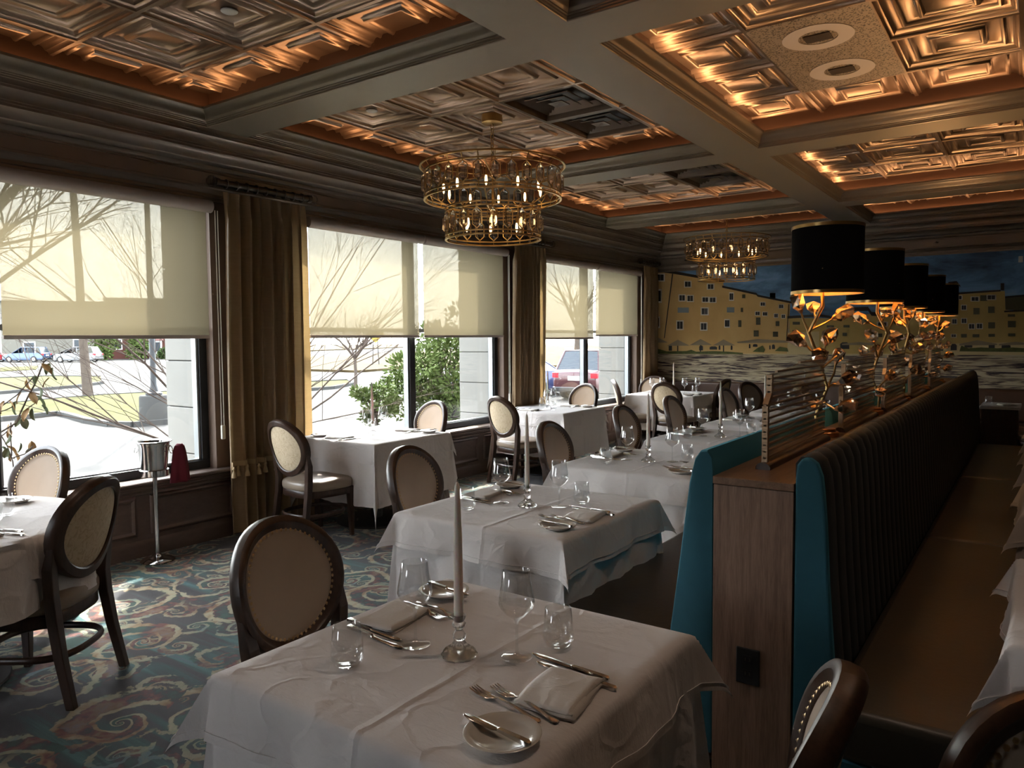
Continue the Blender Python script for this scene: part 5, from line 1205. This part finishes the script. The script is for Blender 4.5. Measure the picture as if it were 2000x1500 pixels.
o = MB().tube([(0.3, 0, 0), (0.1, 0, 2.0), (0, 0, 4.5), (-0.2, 0, 8.0)], [0.19, 0.15, 0.14, 0.12], 10).build('tree_trunk', 'bark', smooth=50, loc=(-29.2, 13.5, GZ))
tag(o, 'bare leaning tree trunk across the drive, left of the lamp post', 'tree trunk')
def grow(mb, p, d, L, r0, lev, g, droop=0.0):
    pts, rs = [tuple(p)], [r0]
    n = 4; q = Vector(p); d = Vector(d).normalized()
    for i in range(n):
        d = (d + Vector((g.uniform(-0.16, 0.16), g.uniform(-0.16, 0.16), g.uniform(-0.1, 0.1) - droop))).normalized()
        q = q + d * (L / n); pts.append(tuple(q)); rs.append(r0 * (1 - 0.6 * (i + 1) / n))
        if lev > 0:
            for _ in range(2 if lev > 1 else 3):
                if g.random() < 0.8:
                    e = (d + Vector((g.uniform(-0.9, 0.9), g.uniform(-0.9, 0.9), g.uniform(-0.3, 0.6)))).normalized()
                    grow(mb, q, e, L * g.uniform(0.4, 0.65), rs[-1] * 0.6, lev - 1, g, droop)
    mb.tube(pts, rs, 5 if r0 > 0.012 else 4, cap=False)
def bare(loc, label, dirs, L, r0, lev, seed, trunk=None):
    r = thing('bare_tree', label, 'tree', loc)
    g = random.Random(seed)
    if trunk: MB().tube([(0, 0, 0), (0.02, 0.01, trunk * 0.5), (0, 0, trunk)], [r0 * 1.5, r0 * 1.2, r0 * 1.1], 8).build('trunk', 'bark', r, 50)
    mb = MB()
    for d in dirs: grow(mb, (0, 0, trunk or 0), d, L * g.uniform(0.8, 1.15), r0 * g.uniform(0.6, 1), lev, g, 0.015)
    mb.build('branches', 'twig', r, 50, fixn=False)
bare((-8.6, 5.9, GZ), 'bare branching tree right outside the nearest and middle windows', [(-0.3, -0.9, 0.95), (-0.1, -1.0, 0.5), (0.1, -0.8, 1.2), (-0.2, 0.25, 1.2), (0.1, 0.8, 0.95), (-0.3, 1.0, 0.75), (0.1, 1.0, 0.55), (0.2, -0.4, 1.4), (-0.7, -0.5, 0.9), (0.25, 0.5, 1.3), (-0.15, 0.9, 1.1)], 3.6, 0.022, 2, 5, 0.35)
bare((-23.6, 21.9, GZ), 'small round-headed bare tree on the verge beyond the middle window', [(cos(k * 0.9), sin(k * 0.9), 1.1 + 0.3 * (k % 2)) for k in range(7)], 2.2, 0.06, 2, 9, 1.3)
bare((-35.0, 60.0, GZ), 'bare tree on the dry bank behind the parked cars', [(cos(k * 1.1), sin(k * 1.1), 1.8) for k in range(6)], 4.5, 0.2, 1, 12, 3.0)
bare((-15.5, 4.6, GZ), 'tall bare tree whose crown shows through the nearest blind', [(cos(k * 0.8), sin(k * 0.8), 1.2 + 0.4 * (k % 2)) for k in range(8)], 4.2, 0.08, 2, 21, 2.2)
def tuft(loc, label, rad, n, mat, seed, size, trunk=True, name='evergreen_shrub', lumps=26, cat='shrub'):
    r = thing(name, label, cat, loc); g = random.Random(seed); mb = MB()
    cs = []
    for _ in range(lumps):
        while True:
            v = Vector((g.uniform(-1, 1), g.uniform(-1, 1), g.uniform(-1, 1)))
            if v.length < 1: break
        cs.append((Vector((v.x * rad[0], v.y * rad[1], rad[2] * (1 + v.z * 0.95))), g.uniform(0.18, 0.34) * min(rad)))
    for i in range(n):
        c, s = cs[i % lumps]
        v = Vector((g.gauss(0, 1), g.gauss(0, 1), g.gauss(0, 1))).normalized() * s * g.uniform(0.5, 1.15)
        p = c + v; d = (v.normalized() + Vector((g.uniform(-.5, .5), g.uniform(-.5, .5), g.uniform(-.2, .7)))).normalized(); e = d.cross(Vector((g.uniform(-1, 1), g.uniform(-1, 1), g.uniform(-1, 1)))).normalized()
        L = size * g.uniform(0.6, 1.3); b = len(mb.v)
        mb.v += [tuple(p), tuple(p + d * L * 0.5 + e * L * 0.22), tuple(p + d * L), tuple(p + d * L * 0.5 - e * L * 0.22)]; mb.f.append((b, b + 1, b + 2, b + 3))
    mb.build('foliage', mat, r, fixn=False)
    tk = MB()
    tk.tube([(0, 0, 0), (0, 0, rad[2])], [0.06, 0.03], 6)
    for c, s in cs: tk.tube([(0, 0, rad[2] * 0.4), tuple(c)], [0.02, 0.008], 4)
    tk.build('stems', 'bark', r)
tuft((-9.3, 11.0, GZ), 'feathery evergreen shrub filling the right half of the middle window', (1.05, 1.15, 1.35), 15000, 'needle_green', 3, 0.10, lumps=60)
tuft((-9.6, 9.35, GZ + 0.55), 'small evergreen sprig left of the middle window mullion', (0.35, 0.42, 0.42), 1500, 'needle_green', 6, 0.09, lumps=14)
tuft((-8.6, 4.05, GZ), 'low green shrub at the foot of the nearest window by the bucket', (0.45, 0.5, 0.24), 1500, 'shrub_green', 4, 0.07, name='low_shrub', lumps=14)
tuft((-8.9, 3.2, GZ), 'low green shrub at the foot of the nearest window behind the studded chair', (0.35, 0.4, 0.22), 1200, 'shrub_green', 5, 0.07, name='low_shrub', lumps=12)
# leafy stems just outside the nearest window
r = thing('leafy_stems', 'arching stems with browning leaves outside the nearest window', 'plant', (-5.8, 2.15, GZ))
g = random.Random(2)
st = MB()
for k, s in enumerate(E_STEM):
    st.tube([(p[0] + 5.8 + 0.04 * sin(k + i), p[1] - 2.15, p[2] - GZ) for i, p in enumerate(s)], 0.004 if k else 0.006, 5)
st.tube([(0, 0.036, 0.0), (0.0, 0.036, 0.6), (0, 0.036, 1.1)], 0.008, 6)
st.build('stems', 'twig', r, 50)
lm = {}
for k, p in enumerate(E_LEAF):
    mt = 'leaf_gold' if k in (0, 3, 7, 11, 13, 19, 20, 23, 28) or k % 5 == 4 else 'leaf_green'
    if mt not in lm:
        def lf(u, v):
            w = 0.026 * sin(pi * min(1, u * 1.0)) ** 0.7 * (1 - 0.35 * u)
            return ((v - 0.5) * 2 * w, 0.010 * (abs(v - 0.5) * 2) ** 1.5 + 0.012 * sin(u * 2.5), -0.085 * u)
        o = MB().grid(lf, 8, 4).build('leaf', mt, r, 70); lm[mt] = o.data
    else: o = obj('leaf', lm[mt], r)
    o.location = (p[0] + 5.8 + g.uniform(-0.05, 0.05), p[1] - 2.15, p[2] - GZ + 0.04); o.rotation_euler = (g.uniform(-0.5, 0.5), g.uniform(-0.5, 0.5), g.uniform(0, 6.28)); s = g.uniform(0.75, 1.25); o.scale = (s, s, s)
# cars
def car(label, loc, rot, paint, suv=False, group='parked cars'):
    r = thing('parked_car', label, 'car', loc, rot, group)
    h = 1.68 if suv else 1.44; L = 2.3; w = 0.92
    def sec(x, hw, zl, zh):
        return [(x, -hw, zl), (x, -hw * 1.0, (zl + zh) / 2), (x, -hw * 0.93, zh), (x, 0, zh + 0.03), (x, hw * 0.93, zh), (x, hw, (zl + zh) / 2), (x, hw, zl), (x, 0, zl - 0.03)]
    belt = 1.02 if suv else 0.92
    rear = belt if suv else belt - 0.02
    MB().loft([sec(-L, 0.78, 0.38, rear - 0.1), sec(-L + 0.12, 0.88, 0.28, rear), sec(-1.3, w, 0.24, belt), sec(0.6, w, 0.24, belt), sec(1.2, w, 0.24, belt - 0.05), sec(1.9, 0.88, 0.26, belt - 0.16), sec(L - 0.05, 0.74, 0.34, belt - 0.28)]).build('body', paint, r, 50, bevel=0.02)
    xr = -L + (0.18 if suv else 0.75)
    cab = [(xr, 0.80, belt - 0.02), (xr + (0.32 if suv else 0.75), 0.64, h - 0.05), (0.15, 0.64, h - 0.04), (1.15, 0.78, belt - 0.04)]
    MB().loft([[(x, -q, z - (0 if i in (0, 3) else 0)), (x, q, z), (x, q * 0.5, z + 0.02), (x, -q * 0.5, z + 0.02)] for i, (x, q, z) in enumerate(cab)], True).build('glasshouse', 'dark_pane', r)
    gh = MB()
    for s in (-1, 1):
        for (x0, y0, z0), (x1, y1, z1) in zip(cab[:-1], cab[1:]): gh.bar((x0, s * y0, z0), (x1, s * y1, z1), 0.07, 0.06)
        gh.bar((-0.3, s * 0.80, belt - 0.02), (-0.25, s * 0.64, h - 0.05), 0.08, 0.03)
        gh.add([(cab[0][0], s * 0.8, belt - 0.03), (cab[3][0], s * 0.78, belt - 0.05), (cab[2][0], s * 0.645, h - 0.05), (cab[1][0], s * 0.645, h - 0.06)], [(0, 1, 2, 3)]) if 0 else None
    gh.box(cab[1][0], cab[2][0], -0.64, 0.64, h - 0.06, h + 0.0)
    gh.build('roof_frame', paint, r, bevel=0.015)
    sg = MB()
    wm = None
    for x in (-1.35, 1.4):
        for s in (-1, 1):
            if wm is None:
                o = MB().lathe([(0.0, -0.1), (0.33, -0.1), (0.34, 0.0), (0.33, 0.1), (0.0, 0.1)], 24).build('wheel', 'tyre', r, 40); wm = o.data
                hb = MB().lathe([(0.0, -0.105), (0.22, -0.105), (0.22, 0.105), (0.0, 0.105)], 12).build('hub', 'steel', o); hm = hb.data
            else: o = obj('wheel', wm, r); obj('hub', hm, o)
            o.location = (x, s * 0.83, 0.34); o.rotation_euler = (pi / 2, 0, 0)
    for s in (-1, 1): MB().box(-L - 0.01, -L + 0.25, s * 0.72 - 0.11, s * 0.72 + 0.13, belt - 0.26, belt - 0.08).build('tail_light', 'tail_red', r, bevel=0.02)
    MB().box(-L - 0.025, -L + 0.02, -0.24, 0.24, belt - 0.34, belt - 0.19).build('number_plate', 'ivory', r)
    MB().box(-L - 0.05, -L + 0.3, -0.82, 0.82, 0.30, 0.46).build('bumper', 'car_black' if suv else paint, r, bevel=0.03)
car('dark blue sedan parked beside the maroon car', (-16.4, 23.2, GZ), radians(195), 'car_navy')
car('maroon sport utility car with pale number plate, seen from behind', (-12.6, 23.6, GZ), radians(92), 'car_maroon', True)
car('white car partly hidden behind the maroon one', (-14.5, 30.5, GZ), radians(100), 'car_white')
car('mid blue hatchback in the distant car park', (-92, 36.6, GZ), radians(215), 'car_blue', True)
car('red car behind the distant blue hatchback', (-97.5, 34.5, GZ), radians(215), 'car_red')
car('black car just right of the distant blue hatchback', (-90.5, 40.6, GZ), radians(230), 'car_black')
car('white sport utility car at the right of the distant row', (-84.5, 38.6, GZ), radians(215), 'car_white', True)
# far buildings across the road
def building(label, loc, w, h, mat, wins, roof=None, rot=radians(60)):
    r = thing('building', label, 'building', loc, rot)
    MB().box(0, w, 0, 9, 0, h).build('wall', mat, r)
    if roof: MB().prism([(-0.4, h), (9.4, h), (4.5, h + 2.2)], -0.5, w + 0.5, lambda u, v, a: (a, u - 0.0, v)).build('roof', roof, r)
    else: MB().box(-0.2, w + 0.2, -0.2, 9.2, h, h + 0.3).build('parapet', 'kerb_stone', r)
    for x, z, a, b in wins:
        f = MB().box(x, x + a, -0.08, 0.02, z, z + b).build('window', 'white_paint', r)
        MB().box(x + 0.12, x + a - 0.12, -0.11, -0.05, z + 0.12, z + b - 0.12).build('pane', 'dark_pane', f)
    return r
b = building('red brick building behind the hedge across the road', (-96.7, 47.65, GZ), 22, 7.5, 'brick_red', [(0.8, 1.2, 1.0, 1.4), (10.5, 1.2, 1.2, 1.4), (13, 1.2, 1.2, 1.4), (16, 1.2, 1.2, 1.4)] + [(1 + 3 * k, 4.4, 1.2, 1.5) for k in range(7)])
MB().box(3.2, 6.4, -0.9, 0, 0.6, 2.3).build('bay_window', 'white_paint', b)
for k in range(3): MB().box(3.35 + k * 1.0, 4.2 + k * 1.0, -0.94, -0.85, 0.9, 2.1).build('bay_pane', 'dark_pane', b)
MB().prism([(-1.1, 2.3), (0.0, 2.3), (0.0, 3.0)], 3.0, 6.6, lambda u, v, a: (a, u, v)).build('bay_roof', 'roof_red', b)
building('cream rendered building left of the brick one across the road', (-102.3, 38.0, GZ), 11.0, 7.0, 'stucco', [(2.2, 0.1, 1.3, 2.2), (7.5, 1.2, 1.3, 1.4), (5.0, 4.2, 1.2, 1.4), (8.5, 4.2, 1.2, 1.4)])
building('low cream building with red roof at the far left', (-109.5, 25.5, GZ), 12, 3.6, 'stucco', [(3.0, 1.0, 0.7, 1.8), (5.5, 1.0, 0.7, 1.8), (8.0, 1.0, 0.7, 1.8), (10.0, 1.0, 0.7, 1.8)], 'roof_red')
tuft((-88.5, 53.5, GZ), 'clipped hedge along the front of the brick building', (1.6, 4.6, 0.55), 3500, 'shrub_green', 31, 0.5, name='hedge', lumps=60, cat='hedge')
tuft((-92.0, 45.0, GZ), 'dark conifer at the left corner of the brick building', (1.3, 1.3, 2.4), 2500, 'needle_green', 32, 0.45, name='conifer', lumps=40, cat='tree')
tuft((-90.4, 48.3, GZ), 'conifer left of the bay window of the brick building', (1.2, 1.2, 2.2), 2500, 'needle_green', 33, 0.45, name='conifer', lumps=40, cat='tree')
r = thing('road_sign', 'yellow diamond road sign beyond the middle window', 'sign', (-43.5, 42.6, GZ), radians(45))
for s in (-0.25, 0.25): MB().tube([(s, 0, 0), (s * 0.6, 0, 2.6)], 0.04, 6).build('post', 'kerb_stone', r)
MB().prism([(-0.75, 2.6), (0, 1.85), (0.75, 2.6), (0, 3.35)], -0.03, 0.03, lambda u, v, a: (u, a, v)).build('sign_panel', 'sign_yellow', r)
r = thing('parking_sign', 'small white and blue parking sign beside the parked cars', 'sign', (-21.5, 36.0, GZ), radians(30))
MB().tube([(0, 0, 0), (0, 0, 1.5)], 0.03, 6).build('post', 'kerb_stone', r)
MB().box(-0.25, 0.25, -0.02, 0.02, 1.0, 1.6).build('sign_panel', 'white_paint', r)
MB().box(-0.14, 0.14, -0.03, -0.02, 1.05, 1.33).build('sign_symbol', 'sign_blue', r)
